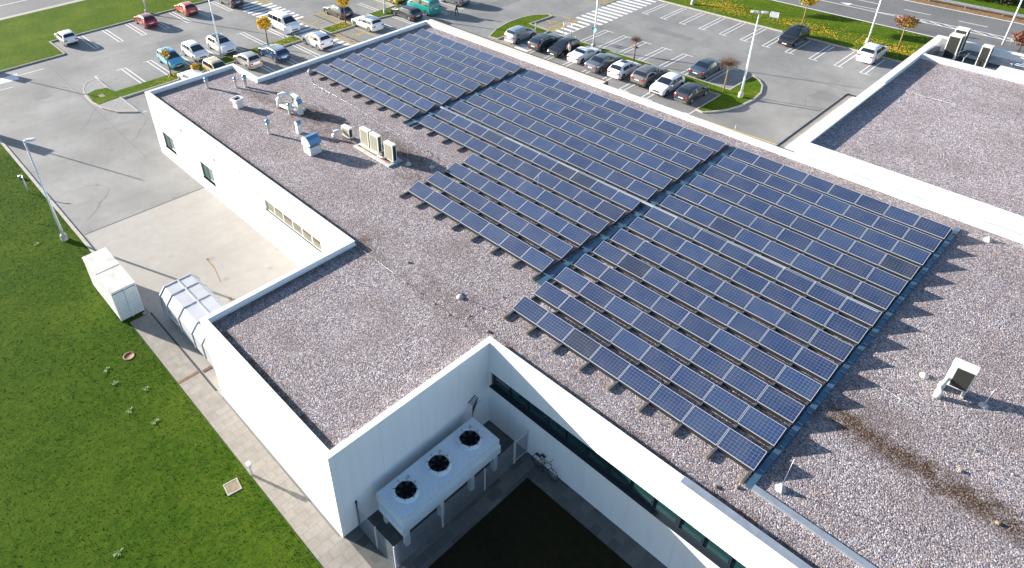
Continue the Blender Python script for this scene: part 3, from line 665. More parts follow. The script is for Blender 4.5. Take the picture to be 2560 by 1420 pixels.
def hooded_vent(x, y, wd, h, lab, rz=0, r_=.0):
    r = empty('hooded_vent', (x, y, GZ), R(rz), lab, 'roof vent', 'roof vents')
    MB().box(-wd / 2, wd / 2, -wd / 2, wd / 2, 0, h).build('stack', M['duct'], r)
    prof = [(-.62, 0), (-.62, .35), (-.50, .66), (-.22, .84), (.12, .86), (.42, .68), (.66, .34), (.62, .24), (.1, .0)]
    k = wd / 1.0; vs = []; n = len(prof)
    for y_ in (-wd * .54, wd * .54): vs += [(u * k, y_, h + v * k) for u, v in prof]
    MB().add(vs[:n], [tuple(range(n))]).build('hood_side', M['acwhite'], r); MB().add(vs[n:], [tuple(range(n))]).build('hood_side', M['acwhite'], r)
    MB().add(vs, [(i, (i + 1) % n, n + (i + 1) % n, n + i) for i in range(0, 3)]).build('hood_back', M['acwhite'], r)
    MB().add(vs, [(i, (i + 1) % n, n + (i + 1) % n, n + i) for i in range(3, n)]).build('hood_top', M['bluemetal'], r)
    return r
hooded_vent(-21.75, 2.05, .92, .62, 'large hooded vent with a curved blue metal top near the roof edge')
hooded_vent(-24.95, 2.95, .36, .75, 'small hooded vent just behind the large hooded one')
hooded_vent(-27.65, 4.75, .42, .95, 'hooded square stack at the right of the far duct cluster')
def pipe_vent(x, y, h, r0, lab, lean=0):
    r = empty('pipe_vent', (x, y, GZ), 0, lab, 'roof vent', 'slim pipe vents')
    MB().lathe([(r0, 0), (r0, h * .66), (r0 * 1.35, h * .66), (r0 * 1.35, h * .7), (r0 * .9, h * .7), (r0 * .9, h * .8)], n=12).build('pipe', M['duct'], r)
    MB().lathe([(r0 * 1.5, h * .76), (r0 * 1.6, h * .82), (r0 * 1.4, h * .93), (r0 * .7, h), (0, h * 1.02)], n=12).build('cap', M['bluemetal'], r)
pipe_vent(-26.5, 1.25, 1.25, .12, 'slim white pipe vent standing alone near the roof edge')
pipe_vent(-28.25, 4.2, .95, .12, 'short pipe vent in front of the far duct cluster')
pipe_vent(-37.75, 1.8, 1.0, .13, 'pipe vent nearest the far left corner of the roof')
pipe_vent(-35.95, 3.6, 1.0, .10, 'thinner of the two pipe vents beside the inner parapet corner')
pipe_vent(-35.45, 4.25, 1.15, .14, 'taller of the two pipe vents beside the inner parapet corner')
r = empty('box_vent', (-32.4, 1.85, GZ), R(10), 'square white box vent with a dark open top', 'roof vent')
MB().box(-.3, .3, -.3, .3, 0, .55).build('stack', M['acwhite'], r); ring(MB(), rect(-.42, .42, -.42, .42), 0, -.10, .62, .82).build('cowl', M['acwhite'], r); MB().box(-.31, .31, -.31, .31, .56, .66).build('inlet', M['dark'], r)
# unit on the right
r = empty('air_conditioner', (16.95, 10.25, GZ + .38), R(6), 'single white unit with a black front grille on the open gravel at right', 'air conditioner')
MB().box(0, .92, 0, .34, .0, 1.38).build('casing', M['acwhite'], r); MB().box(.22, .87, -.014, -.002, .06, 1.14).build('front_grille', M['blkgrille'], r)
MB().box(.922, .934, .05, .29, .06, 1.1).build('side_grille', M['blkgrille'], r)
MB().box(.02, .12, -.05, .39, -.38, 0).box(.78, .9, -.05, .39, -.38, 0).build('foot', M['concrete'], r)
p = empty('pipe_elbow', (17.0, 9.95, GZ), 0, 'white insulated pipe rising from the gravel into the black grilled unit', 'pipe')
MB().tube([(0.02, -.30, .0), (0, -.25, .32), (-.02, -.1, .50), (0, .08, .66), (.05, .3, .78)], [.15, .16, .14, .10, .08], 10).build('elbow', M['duct'], p)
# plant-deck units
ac_unit(4.3, 50.0, 5.75, .95, .85, 2.15, 'front of the two tall white units side by side behind the upper parapet', grp='tall units on the upper plant deck', gm='blkgrille')
ac_unit(4.35, 51.05, 5.75, .95, .75, 2.45, 'rear and taller of the two white units behind the upper parapet', grp='tall units on the upper plant deck', gm='blkgrille')
ac_unit(6.95, 49.3, 5.75, .72, .60, 2.1, 'tall narrow unit standing alone with a black front behind the upper parapet', grp='tall units on the upper plant deck', gm='blkgrille')
r = empty('duct_box', (8.7, 47.6, 5.6), 0, 'low white duct box in the sunken plant deck at the right edge', 'duct')
MB().box(0, 6, 0, 1.6, 0, 1.05).build('casing', M['acwhite'], r); b = MB()
for k in range(4): b.tube([(.9 + k * .55, -.03, .1), (.9 + k * .55, -.03, .8), (1.2 + k * .55, -.03, .8)], .03, 6)
b.build('rail', M['galv'], r)
r = empty('pipe_rack', (4.5, 51.3, 5.6), 0, 'row of grey pipes on a rack along the far parapet', 'pipes')
b = MB()
for k in range(3): b.tube([(0, .2 + k * .14, .55 + .08 * k), (14, .2 + k * .14, .55 + .08 * k)], .05, 6)
for k in range(8): b.box(1.2 + k * 1.7, 1.26 + k * 1.7, .1, .55, 0, .6)
b.build('pipe', M['galv'], r)
for i, (x, y) in enumerate([(5.55, 48.6), (6.3, 48.0)]):
    MB().tube([(0, 0, 0), (0, 0, 1.4), (.3 * (1 - i), 1.2, 1.4)], .035, 6).build('railing_post', M['galv'], loc=(x, y, 5.6))
    o = bpy.context.scene.collection.objects[-1]; tag(o, ['bent grey pipe beside the pair of tall units', 'bent grey pipe between the tall units and the lone narrow one'][i], 'pipe')
# lightning rods
def rod(x, y, h, lab, kind='cone', z=GZ, dark=False, lean=(0, 0)):
    r = empty('lightning_rod', (x, y, z), 0, lab, 'lightning rod', 'lightning rods on the roofs')
    if kind == 'cone': MB().lathe([(.24, 0), (.22, .05), (.05, .26), (0, .27)], n=6, smooth=False).build('base', M['concrete'], r)
    elif kind == 'dome': MB().lathe([(.19, 0), (.19, .05), (.14, .11), (.05, .14), (0, .145)], n=14).build('base', M['concrete'], r)
    if h: MB().tube([(0, 0, .1), (lean[0], lean[1], h)], [.018, .012], 6).build('rod', M['rust' if dark else 'galv'], r)
rod(14.42, .22, 1.9, 'slender rod on a cone foot at the near corner of the array', lean=(.05, .05))
rod(-15.4, 5.85, 1.5, 'pale rod on a cone foot in the shade right of the plinth')
rod(-13.9, 6.8, 1.35, 'rusty brown rod on a round foot between plinth and panels', 'dome', dark=True)
rod(-34.2, 10.0, 1.5, 'rod on a cone foot near the far left corner of the array')
rod(-2.77, -1.13, 1.3, 'thin rod on a round foot in front of the gap between two blocks', 'dome')
rod(18.6, 10.55, 1.1, 'rod with round foot in the shadow of the black grilled unit', 'dome', lean=(.05, .1))
rod(16.2, 10.55, 0, 'round concrete foot without a rod left of the black grilled unit', 'dome')
rod(15.05, 24.1, 0, 'concrete foot without a rod beyond the far right corner of the array', 'cone')
rod(-6.5, 9.4, 1.6, 'thin rod rising among the panels of the middle block', 'none')
rod(-1.2, 24.7, 1.3, 'thin rod by the parapet below the yellow ground line', 'none')
rod(-24.4, 24.7, 1.2, 'thin rod by the far parapet near the black hatchback', 'none')
rod(-35.2, 22.0, 1.3, 'thin rod on the far end parapet', 'none', z=5.93)
rod(-23.8, 3.2, .7, 'short pale stick behind the large hooded vent', 'none')
rod(8.3, 51.9, 1.5, 'thin mast on the far parapet of the upper building', 'none', z=6.85)
# lightning conductor wires with holders
def wire(pts, lab, z=GZ, step=1.0):
    r = empty('conductor_wire', (pts[0][0], pts[0][1], z), 0, lab, 'wire', 'lightning conductor wires')
    P = [(x - pts[0][0], y - pts[0][1], .07) for x, y in pts]
    MB().tube(P, .006, 5).build('wire', M['galv'], r)
    h = MB()
    for i in range(len(P) - 1):
        L_ = (Vector(P[i + 1]) - Vector(P[i])).length
        for k in range(max(1, int(L_ / step))):
            q = Vector(P[i]).lerp(Vector(P[i + 1]), (k + .5) / max(1, int(L_ / step)))
            h.lathe([(.06, 0), (.045, .04), (.015, .06)], (q.x, q.y, 0), 8)
    h.build('holder', M['slab'], r)
wire([(-10.3, -2.5), (-6.2, -2.5), (-.4, -2.5)], 'wire on small feet from the inner roof corner to the front blocks')
wire([(-1.3, -2.2), (-1.4, -1.4), (-1.2, -.4), (-1.05, 1.4)], 'short wire on small feet leading to the gap between blocks')
wire([(-33.9, 9.6), (-31.5, 8.6), (-25.1, 8.5), (-21.6, 8.1), (-16.5, 8.0), (-13.6, 7.6)], 'long wire on small feet along the front of the far left block')
wire([(5.0, 39.3), (12, 39.5), (40, 39.6)], 'wire on small dark feet crossing the upper gravel roof', 6.42)
wire([(11.9, 39.5), (11.9, 43.5), (8.2, 46.7)], 'wire on small feet heading towards the sunken plant deck', 6.42)
wire([(15.0, 8.4), (17.0, 8.0), (19.8, 7.6), (22.5, 7.0)], 'wire on small feet in front of the black grilled unit', GZ, 1.1)
# loose stones
for i, (x, y) in enumerate([(12.6, -1.55), (.1, -1.9), (-2.9, -.9), (-7.0, -1.2), (13.2, -.95), (19.0, 6.2), (20.7, 4.7)]):
    o = MB().lathe([(.0, -.02), (.09, 0), (.10, .05), (.06, .09), (0, .1)], n=7, smooth=False).build('loose_stone', M['slab'], loc=(x, y, GZ)); o.rotation_euler = (0, 0, i)
    tag(o, ['brownish stone lying between the yard parapet and the corner upstand', 'brownish stone left of the front row of the near right block', 'dark stone beside the round rod foot', 'stone lying on the open gravel above the yard corner', 'small stone beside the corner of the metal upstand', 'dark lump on the gravel above the mossy streak', 'dark lump lying in the mossy streak'][i], 'stone')

GROOF = ('air_conditioner', 'plinth', 'pipe_elbow', 'duct_cluster', 'frame_stand', 'hooded_vent', 'pipe_vent', 'box_vent', 'lightning_rod', 'loose_stone')
for o in list(COL.objects):
    if o.parent is None and o.name.split('.')[0] in GROOF and o.location.z < 6.3 and o.location.y < 25 and not (o.name.startswith('lightning_rod') and abs(o.location.z - GZ) > .01):
        o.location.x += (18.26 - o.location.x) / 25.8 * .06; o.location.y += (-20.5 - o.location.y) / 25.8 * .06
        if o.name.split('.')[0] in ('air_conditioner', 'frame_stand'): o.location.z += .06 if o.location.z < 6.2 and abs(o.location.z - (GZ + .38)) > .001 and o.name.split('.')[0] == 'air_conditioner' else 0

# ------------------------------------------------------------------ yard and lawn objects
r = empty('condenser_unit', (0, 0, 0), 0, 'long pale blue condenser on legs with three black fans, behind the mesh fence', 'condenser')
mb = MB(); x0, x1, y0, y1 = 1.5, 3.36, -10.55, -4.38
mb.box(x0, x1, y0, y1, 1.55, 2.30).box(x1, x1 + .12, y0 + .02, y1 - .02, 1.40, 1.95).box(x0 + .25, x1 + .1, y0 - .14, y0, 1.40, 1.75)
M['blade'] = simple('fan_blade', (.006, .007, .008), .8, spec=.1); M['cond'] = simple('condenser_paint', (.58, .68, .74), .5, .1, var=.07, vscale=9)
mb.build('casing', M['cond'], r)
for i, yc in enumerate((-9.5, -7.48, -5.45)):
    xc = 2.38; f = MB().lathe([(.63, 2.30), (.58, 2.34), (.56, 2.50), (.51, 2.50), (.51, 2.31)], (xc, yc, 0), 28).build('fan_ring', M['cond'], r)
    MB().lathe([(.51, 2.325), (0, 2.325)], (xc, yc, 0), 28).build('fan_well', M['dark'], f)
    b = MB()
    for k in range(7):
        a = 2 * math.pi * k / 7; q = Matrix.Rotation(a, 3, 'Z') @ Matrix.Rotation(.4, 3, 'X')
        b.cbox(Vector((xc, yc, 2.36)) + Matrix.Rotation(a, 3, 'Z') @ Vector((.28, 0, 0)), (.22, .10, .006), q)
    b.lathe([(.09, 2.36), (.09, 2.44), (0, 2.45)], (xc, yc, 0), 12); b.build('fan_blades', M['blade'], f)
    g = MB()
    for k in range(8):
        a = 2 * math.pi * k / 8; g.tube([(xc + .48 * math.cos(a), yc + .48 * math.sin(a), 2.51), (xc + .60 * math.cos(a), yc + .60 * math.sin(a), 2.51)], .016, 4)
    g.build('guard_bolts', M['trim'], f)
    MB().tube([(xc - .6, yc + .55, 2.31), (xc - .5, yc + .6, 2.36), (xc - .35, yc + .45, 2.34), (xc - .3, yc + .38, 2.40)], .013, 5).build('cable', M['trim'], r)
for y_ in (-10.3, -8.2, -6.2, -4.6):
    MB().box(3.10, 3.34, y_ - .12, y_ + .12, .0, 1.40).build('leg', M['cond'], r); MB().box(1.6, 1.8, y_ - .1, y_ + .1, 0, 1.55).build('leg', M['cond'], r)
ring(MB(), rect(x0 + .03, x1 - .03, y0 + .03, y1 - .03), 0, -.03, 2.30, 2.315).build('top_seam', M['cond'], r)
b = MB()
for k in range(5): b.tube([(.96, -4.1 + .09 * k, 2.75 + .05 * k), (1.25, -4.1 + .09 * k, 2.78 + .05 * k), (1.45, -4.35, 2.4), (1.6, -4.36, 2.1)], .02, 5)
for k in range(3): b.tube([(.96 + .2 * k, -4.2, 2.72), (1.0 + .2 * k, -3.7, 2.95)], .012, 5)
tag(b.build('refrigerant_pipes', M['trim']), 'black looping pipes running from the wall to the long condenser', 'pipes')
r = empty('wall_pipe', (1.0, -11.36, 0), 0, 'dark vertical pipe standing against the shaded wall near the corner', 'pipe')
MB().tube([(0, 0, 0), (0, 0, 1.85)], .035, 8).lathe([(.06, 1.85), (.06, 1.95), (0, 1.97)], n=8).build('pipe', M['frame'], r)
# mesh fence
fr = empty('mesh_fence', (3.75, -11.4, 0), 0, 'galvanised welded mesh fence with pale posts enclosing the long condenser', 'fence')
def mesh_panel(a, b, par, name='mesh_panel', h=1.62, z0=.06, step=.075):
    a = Vector(a); b = Vector(b); d = (b - a); L_ = d.length; d.normalize(); mb = MB(); q = Matrix.Rotation(math.atan2(d.y, d.x), 3, 'Z')
    n = int(L_ / step)
    for k in range(n + 1):
        p_ = a + d * (L_ * k / n); mb.cbox((p_.x, p_.y, z0 + h / 2), (.0035, .0035, h / 2), q)
    for k in range(14):
        c_ = (a + b) / 2; mb.cbox((c_.x, c_.y, z0 + h * k / 13), (L_ / 2, .006, .009), q)
    return mb.build(name, M['galv'], par)
fpts = [(0, 0), (0, 2.83), (0, 5.62), (-.05, 7.75)]
for i in range(3): mesh_panel(fpts[i], fpts[i + 1], fr)
mesh_panel((-2.75, -.02), (-1.3, -.03), fr); mesh_panel((-1.3, -.03), (0, 0), fr)
for p_ in fpts + [(-1.3, -.03)]: MB().box(p_[0] - .03, p_[0] + .03, p_[1] - .03, p_[1] + .03, 0, 1.72).build('post', M['lamp'], fr)
g = empty('mesh_gate', (3.70, -3.60, 0), 0, 'narrow framed mesh gate closing the fence against the long wall', 'gate')
MB().box(-.035, .035, -.03, .04, 0, 1.78).box(-.035, .035, .90, .96, 0, 1.78).build('gate_post', M['lamp'], g)
MB().box(-.02, .02, .04, .90, 1.62, 1.67).box(-.02, .02, .04, .90, .12, .17).build('gate_frame', M['lamp'], g); mesh_panel((0, .05), (0, .89), g, h=1.45, z0=.17)
# bicycle leaning on the long wall
bk = empty('bicycle', (5.1, -2.95, .03), R(-4), 'dark red bicycle leaning against the shaded wall under the ribbon window', 'bicycle')
def wheel_b(x):
    wb_ = MB(); n = 28
    pts = [(x + .33 * math.cos(2 * math.pi * k / n), .02, .34 + .33 * math.sin(2 * math.pi * k / n)) for k in range(n + 1)]
    wl = wb_.tube(pts, .018, 6, False).build('wheel', M['tyre'], bk)
    sp = MB()
    for k in range(10): a = math.pi * k / 10; sp.tube([(x - .31 * math.cos(a), .02, .34 - .31 * math.sin(a)), (x + .31 * math.cos(a), .02, .34 + .31 * math.sin(a))], .003, 3)
    sp.build('spokes', M['alu'], wl)
wheel_b(-.52); wheel_b(.54)
M['bikered'] = simple('bicycle_paint', (.22, .06, .04), .35)
MB().tube([(-.52, .02, .34), (-.08, .02, .32), (.30, .02, .82), (-.20, .02, .80), (-.08, .02, .32)], .017, 6).tube([(-.20, .02, .80), (-.52, .02, .34)], .012, 6).tube([(.27, .02, .92), (.42, .02, .62), (.54, .02, .34)], .016, 6).build('frame', M['bikered'], bk)
MB().tube([(.27, .02, .92), (.25, .02, 1.02), (.25, -.24, 1.05), (.12, -.27, 1.04)], .013, 6).tube([(.25, .02, 1.02), (.25, .26, 1.05), (.12, .28, 1.04)], .013, 6).build('handlebar', M['trim'], bk)
MB().tube([(-.20, .02, .80), (-.23, .02, .92)], .013, 6).cbox((-.25, .02, .95), (.13, .06, .03)).build('saddle', M['trim'], bk)
MB().tube([(-.70, .02, .70), (-.22, .02, .72)], .012, 6).cbox((-.55, .02, .74), (.16, .06, .012)).build('rack', M['trim'], bk)
MB().lathe([(.08, -.012), (.08, .012)], (-.08, -.03, .32), 14, 'Y').cbox((-.02, -.08, .18), (.012, .04, .09)).cbox((-.14, .10, .46), (.012, .04, .09)).build('crank', M['trim'], bk)
bk.rotation_euler = (R(-9), 0, R(-3))
# container
ct = empty('storage_container', (-23.1, -13.4, 0), 0, 'white storage container with stained flat roof and dotted double doors, at the yard edge', 'container')
L2, W2 = 2.48, .76
mb = MB()
for k in range(33):
    x_ = -L2 + .08 + k * .15
    mb.box(x_, x_ + .075, -W2 - .012, -W2 + .03, .32, 2.5); mb.box(x_, x_ + .075, W2 - .03, W2 + .012, .32, 2.5)
mb.build('corrugation', M['contwhite'], ct)
MB().box(-L2, L2, -W2, W2, .22, 2.56).build('shell', M['contwhite'], ct)
MB().box(-L2 - .03, L2 + .03, -W2 - .03, W2 + .03, 2.56, 2.60).build('roof', M['controof'], ct); MB().box(-.03, .03, -W2, W2, 2.60, 2.612).build('roof_seam', M['slab'], ct)
for s_ in (-1, 1):
    ya, yb = (.03, W2 - .03) if s_ > 0 else (-W2 + .03, -.03)
    dr = MB().box(L2 + .002, L2 + .045, ya, yb, .28, 2.46).build('door', M['contblue'], ct)
    d = MB()
    for i in range(10):
        for j in range(3):
            d.cbox((L2 + .047, ya + .12 + j * .22 + (.1 if i % 2 else 0), .45 + i * .2), (.004, .018, .018))
    d.build('door_rivets', M['frame'], dr); MB().box(L2 + .046, L2 + .05, ya + .02, yb - .02, 2.40, 2.45).build('door_gap', M['frame'], dr)
MB().box(L2 + .046, L2 + .09, -.03, .03, .2, 2.5).build('door_post', M['contblue'], ct)
MB().box(-L2, L2, -W2 + .05, W2 - .05, .03, .22).build('skid', M['trim'], ct)
# waste compactor
cm = empty('waste_compactor', (-15.3, -10.55, 0), 0, 'long grey steel waste container with ribbed sloping top beside the yard wall', 'compactor')
prof = [(-1.15, .35), (-1.32, .75), (-1.32, 1.92), (-.86, 2.45), (.86, 2.45), (1.30, 1.92), (1.30, .75), (1.15, .35)]
mb = MB(); n = len(prof); xa, xb = -3.75, 3.2
mb.add([(xa, y_, z_) for y_, z_ in prof] + [(xb, y_, z_) for y_, z_ in prof], [tuple(range(n)), tuple(range(n, 2 * n))] + [(i, (i + 1) % n, n + (i + 1) % n, n + i) for i in range(n)])
mb.build('body', M['comp'], cm)
for xr in (-3.72, -2.65, -1.05, .75, 2.0, 3.1):
    rb = MB(); pr_ = [(y_ * 1.045, (z_ - 1.3) * 1.045 + 1.3) for y_, z_ in prof[1:-1]]; k = len(pr_); inn = prof[1:-1]
    vs = [(xr - .045, *p_) for p_ in pr_] + [(xr + .045, *p_) for p_ in pr_] + [(xr - .045, *p_) for p_ in inn] + [(xr + .045, *p_) for p_ in inn]
    fs = [(i, i + 1, k + i + 1, k + i) for i in range(k - 1)] + [(i, i + 1, 2 * k + i + 1, 2 * k + i) for i in range(k - 1)] + [(k + i, k + i + 1, 3 * k + i + 1, 3 * k + i) for i in range(k - 1)]
    rb.add(vs, fs); rb.build('rib', M['comp'], cm)
MB().box(-3.7, 3.1, -.05, .05, 2.45, 2.52).build('ridge_rib', M['comp'], cm)
MB().box(xa, xb, -.85, -.7, .1, .45).box(xa, xb, .7, .85, .1, .45).build('skid', M['rail'], cm); MB().tube([(-3.6, -1.4, .9), (-3.4, -1.45, .6)], .03, 6).box(-3.5, -1.2, -1.40, -1.33, 1.15, 1.25).build('lock_bar', M['comp'], cm)
# bollard light
b_ = empty('bollard_light', (-5.0, -13.72, 0), R(8), 'square white bollard light at the lawn edge casting a shadow on the slabs', 'bollard light')
MB().box(-.06, .06, -.06, .06, 0, .72).build('post', M['lamp'], b_); MB().box(-.09, .09, -.09, .09, .72, .80).build('louvre', M['galv'], b_); MB().box(-.10, .10, -.10, .10, .80, 1.0).build('head', M['white2'], b_)
# covers and yard details
def cover(x, y, rz, w_, h_, lab, mat='manhole', z=.06):
    o = empty('inspection_cover', (x, y, z), R(rz), lab, 'inspection cover')
    ring(MB(), rect(-w_ / 2, w_ / 2, -h_ / 2, h_ / 2), .06, 0, -.03, .035).build('frame', M['kerb'], o); MB().box(-w_ / 2, w_ / 2, -h_ / 2, h_ / 2, -.02, .025).build('lid', M[mat], o)
cover(-5.02, -14.78, -8, .62, .62, 'square brownish cover in the lawn near the bollard light', 'slab')
o = empty('inspection_cover', (-17.45, -15.0, .06), 0, 'round rusty cover in the lawn beside the grey paving', 'inspection cover'); MB().lathe([(.36, -.02), (.36, .03), (.27, .035), (.27, .02), (0, .02)], n=18).build('lid', M['manhole'], o)
o = empty('inspection_cover', (-55.9, -2.3, .13), 0, 'small pale cover in the rounded end of the grass island', 'inspection cover'); MB().box(-.4, .4, -.25, .25, -.01, .02).build('lid', M['slab'], o)
o = empty('inspection_cover', (-24.0, 46.4, .0), 0, 'round rusty cover in the asphalt beside the bare tree bay', 'inspection cover'); MB().lathe([(.38, 0), (.38, .018), (0, .018)], n=18).build('lid', M['manhole'], o)
o = tag(MB().lathe([(.16, 0), (.15, .25), (.16, .28), (0, .29)], n=10).build('hose_stub', M['galv'], loc=(-44.5, -13.5, .06)), 'small grey stub in the lawn beside the curved pipe', 'stub')
o = tag(MB().tube([(0, 0, 0), (.05, 0, .7), (-.25, .05, 1.2), (-.55, .1, 1.38)], .045, 8).build('curved_pipe', M['alu'], loc=(-41.6, -13.7, .06)), 'short curved white pipe leaning over the lawn near the yard lamp', 'pipe')
o = tag(MB().box(-.35, .35, -.35, .35, 0, .06).build('rust_stain_plate', M['rust'], loc=(-2.0, 0, -5)), None, None); bpy.data.objects.remove(o)
RS = MB()
for a_, b_2, wd in [((-22.9, -7.1), (-21.6, -7.2), .10), ((-21.6, -7.2), (-19.9, -7.6), .07), ((-22.95, -7.15), (-22.8, -7.0), .16), ((-18.0, -7.95), (-17.6, -8.05), .2), ((-17.4, -8.5), (-17.1, -8.55), .22), ((-32.0, -6.6), (-31.95, -5.4), .05)]: seg(RS, a_, b_2, wd, .0155)
struct('rust_stain', RS, M['rust'])
J2 = MB(); seg(J2, (-24.5, -7.0), (-14.0, -8.6), .03, .0148); seg(J2, (-24.5, -7.0), (-25.5, -2.8), .02, .0148); struct('concrete_joint', J2, M['kerb'])

# ------------------------------------------------------------------ lamp posts and signs
def lamp(x, y, h, lab, heads=((1, 0),), z=.12, base=True):
    r = empty('street_lamp', (x, y, z), 0, lab, 'street lamp', 'tall lamp posts')
    if base: MB().lathe([(.24, -.1), (.24, .45), (.20, .50), (0, .50)], n=14).build('base', M['concbase'], r)
    MB().tube([(0, 0, .3), (0, 0, 1.2), (0, 0, h)], [.12, .10, .055], 10).build('pole', M['lamp'], r)
    for dx, dy in heads:
        a = math.atan2(dy, dx); q = Matrix.Rotation(a, 3, 'Z')
        hd = MB(); L_ = .78; w_ = .19
        out = [(0.1, -.08), (.3, -w_), (.62, -w_), (L_, -.08), (L_, .08), (.62, w_), (.3, w_), (.1, .08)]
        v = [q @ Vector((u, v_, h - .05)) for u, v_ in out] + [q @ Vector((u * .92, v_ * .6, h + .08)) for u, v_ in out]; nn = len(out)
        hd.add(v, [tuple(range(nn))[::-1], tuple(range(nn, 2 * nn))] + [(i, (i + 1) % nn, nn + (i + 1) % nn, nn + i) for i in range(nn)])
        hd.build('lamp_head', M['lamp'], r)
        MB().tube([(0, 0, h - .02), tuple(q @ Vector((.2, 0, h)))], .035, 6).build('arm', M['lamp'], r)
    return r
lamp(-32.6, -13.75, 8.5, 'slanting looking lamp post on a concrete foot in the left lawn', ((.6, 1),), .06)
lamp(-77.6, 11.9, 8.6, 'lamp post on the far left lawn behind the dark red hatchback'); lamp(-56.0, 11.55, 8.6, 'lamp post in front of the white car with the black windscreen', z=.0)
lamp(-53.9, 33.9, 8.6, 'lamp post on the short grass island beside the dark estate'); lamp(-27.05, 42.75, 8.6, 'lamp post with a small round sign behind the open roofed coupe')
lamp(-9.1, 42.6, 8.5, 'double headed lamp post on the rounded end of the grass island', ((1, .5), (-.8, -.5))); lamp(-26.9, 63.2, 8.6, 'lamp post whose foot stands at the top edge of the photo')
lamp(-5.9, 64.7, 8.6, 'lamp post behind the white car near the road'); lamp(4.8, 73.0, 8.8, 'lamp post seen behind the upper roof at the far right', base=False)
o = MB().lathe([(.30, -.02), (.30, .02), (0, .02)], n=18, axis='Y').build('round_sign', simple('sign_cyan', (.25, .55, .60), .5), loc=(-27.05, 42.6, 2.35)); tag(o, 'small round pale blue sign fixed on the lamp post', 'sign')
def board(p0, p1, h, lab, zb=.9):
    r = empty('notice_board', (p0[0], p0[1], .12), math.atan2(p1[1] - p0[1], p1[0] - p0[0]), lab, 'sign', 'boards on two thin posts')
    L_ = (Vector(p1) - Vector(p0)).length
    MB().tube([(0, 0, 0), (0, 0, h)], .03, 6).build('post', M['galv'], r); MB().tube([(L_, 0, 0), (L_, 0, h)], .03, 6).build('post', M['galv'], r)
    MB().box(.03, L_ - .03, -.015, .015, zb, h - .02).build('panel', M['alu'], r)
board((-54.75, 19.3), (-54.85, 20.5), 1.75, 'board on thin posts in front of the white van with wide windscreen')
board((-31.75, 43.1), (-30.7, 43.3), 1.9, 'board on thin posts behind the dark hatchback at the zebra crossing', 1.5)
board((-16.6, 63.0), (-15.65, 63.1), 1.6, 'white board on two posts by the kerb beside the black car')
for i, (x, y) in enumerate(((-35.7, 42.7), (-29.5, 42.6))):
    b_ = empty('bollard_light', (x, y, .12), R(10), ['short leaning pale bollard on the island by the yellow bay', 'short pale bollard behind the black hatchback'][i], 'bollard light')
    MB().box(-.06, .06, -.06, .06, 0, .6).build('post', M['concrete'], b_); MB().box(-.09, .09, -.09, .09, .6, .8).build('head', M['concrete'], b_)
# guard rail beyond the road
gr = empty('guard_rail', (-60, 83.9, 0), 0, 'galvanised steel guard rail on posts along the far side of the road', 'guard rail')
mb = MB(); pf = [(0, .45), (.05, .50), (.05, .56), (0, .60), (.05, .66), (.05, .72), (0, .77)]
for i in range(len(pf) - 1): mb.add([(0, -pf[i][0], pf[i][1]), (120, -pf[i][0], pf[i][1]), (120, -pf[i + 1][0], pf[i + 1][1]), (0, -pf[i + 1][0], pf[i + 1][1])], [(0, 1, 2, 3)], False)
mb.build('rail', M['galv'], gr)
for k in range(30): MB().box(k * 4 + 2, k * 4 + 2.08, .02, .12, 0, .75).build('post', M['galv'], gr)
# unseen masts added out of view on the left to cast the shadow bands
def shadow_mast(x, y, h, lab):
    r = empty('unseen_shadow_mast', (x, y, 0), R(AZ + 90), lab, 'added mast')
    MB().tube([(0, 0, 0), (0, 0, h)], .06, 8).build('unseen_mast', M['lamp'], r); MB().box(-.55, .55, -.03, .03, .3, h * .52).build('panel', M['alu'], r)  # mast and panel are added only to cast the shadow bands
shadow_mast(-59.0, -14.8, 6.9, 'unseen mast added to cast a shadow band, nearer one'); shadow_mast(-77.5, -11.2, 6.9, 'unseen mast added to cast a shadow band, farther one')

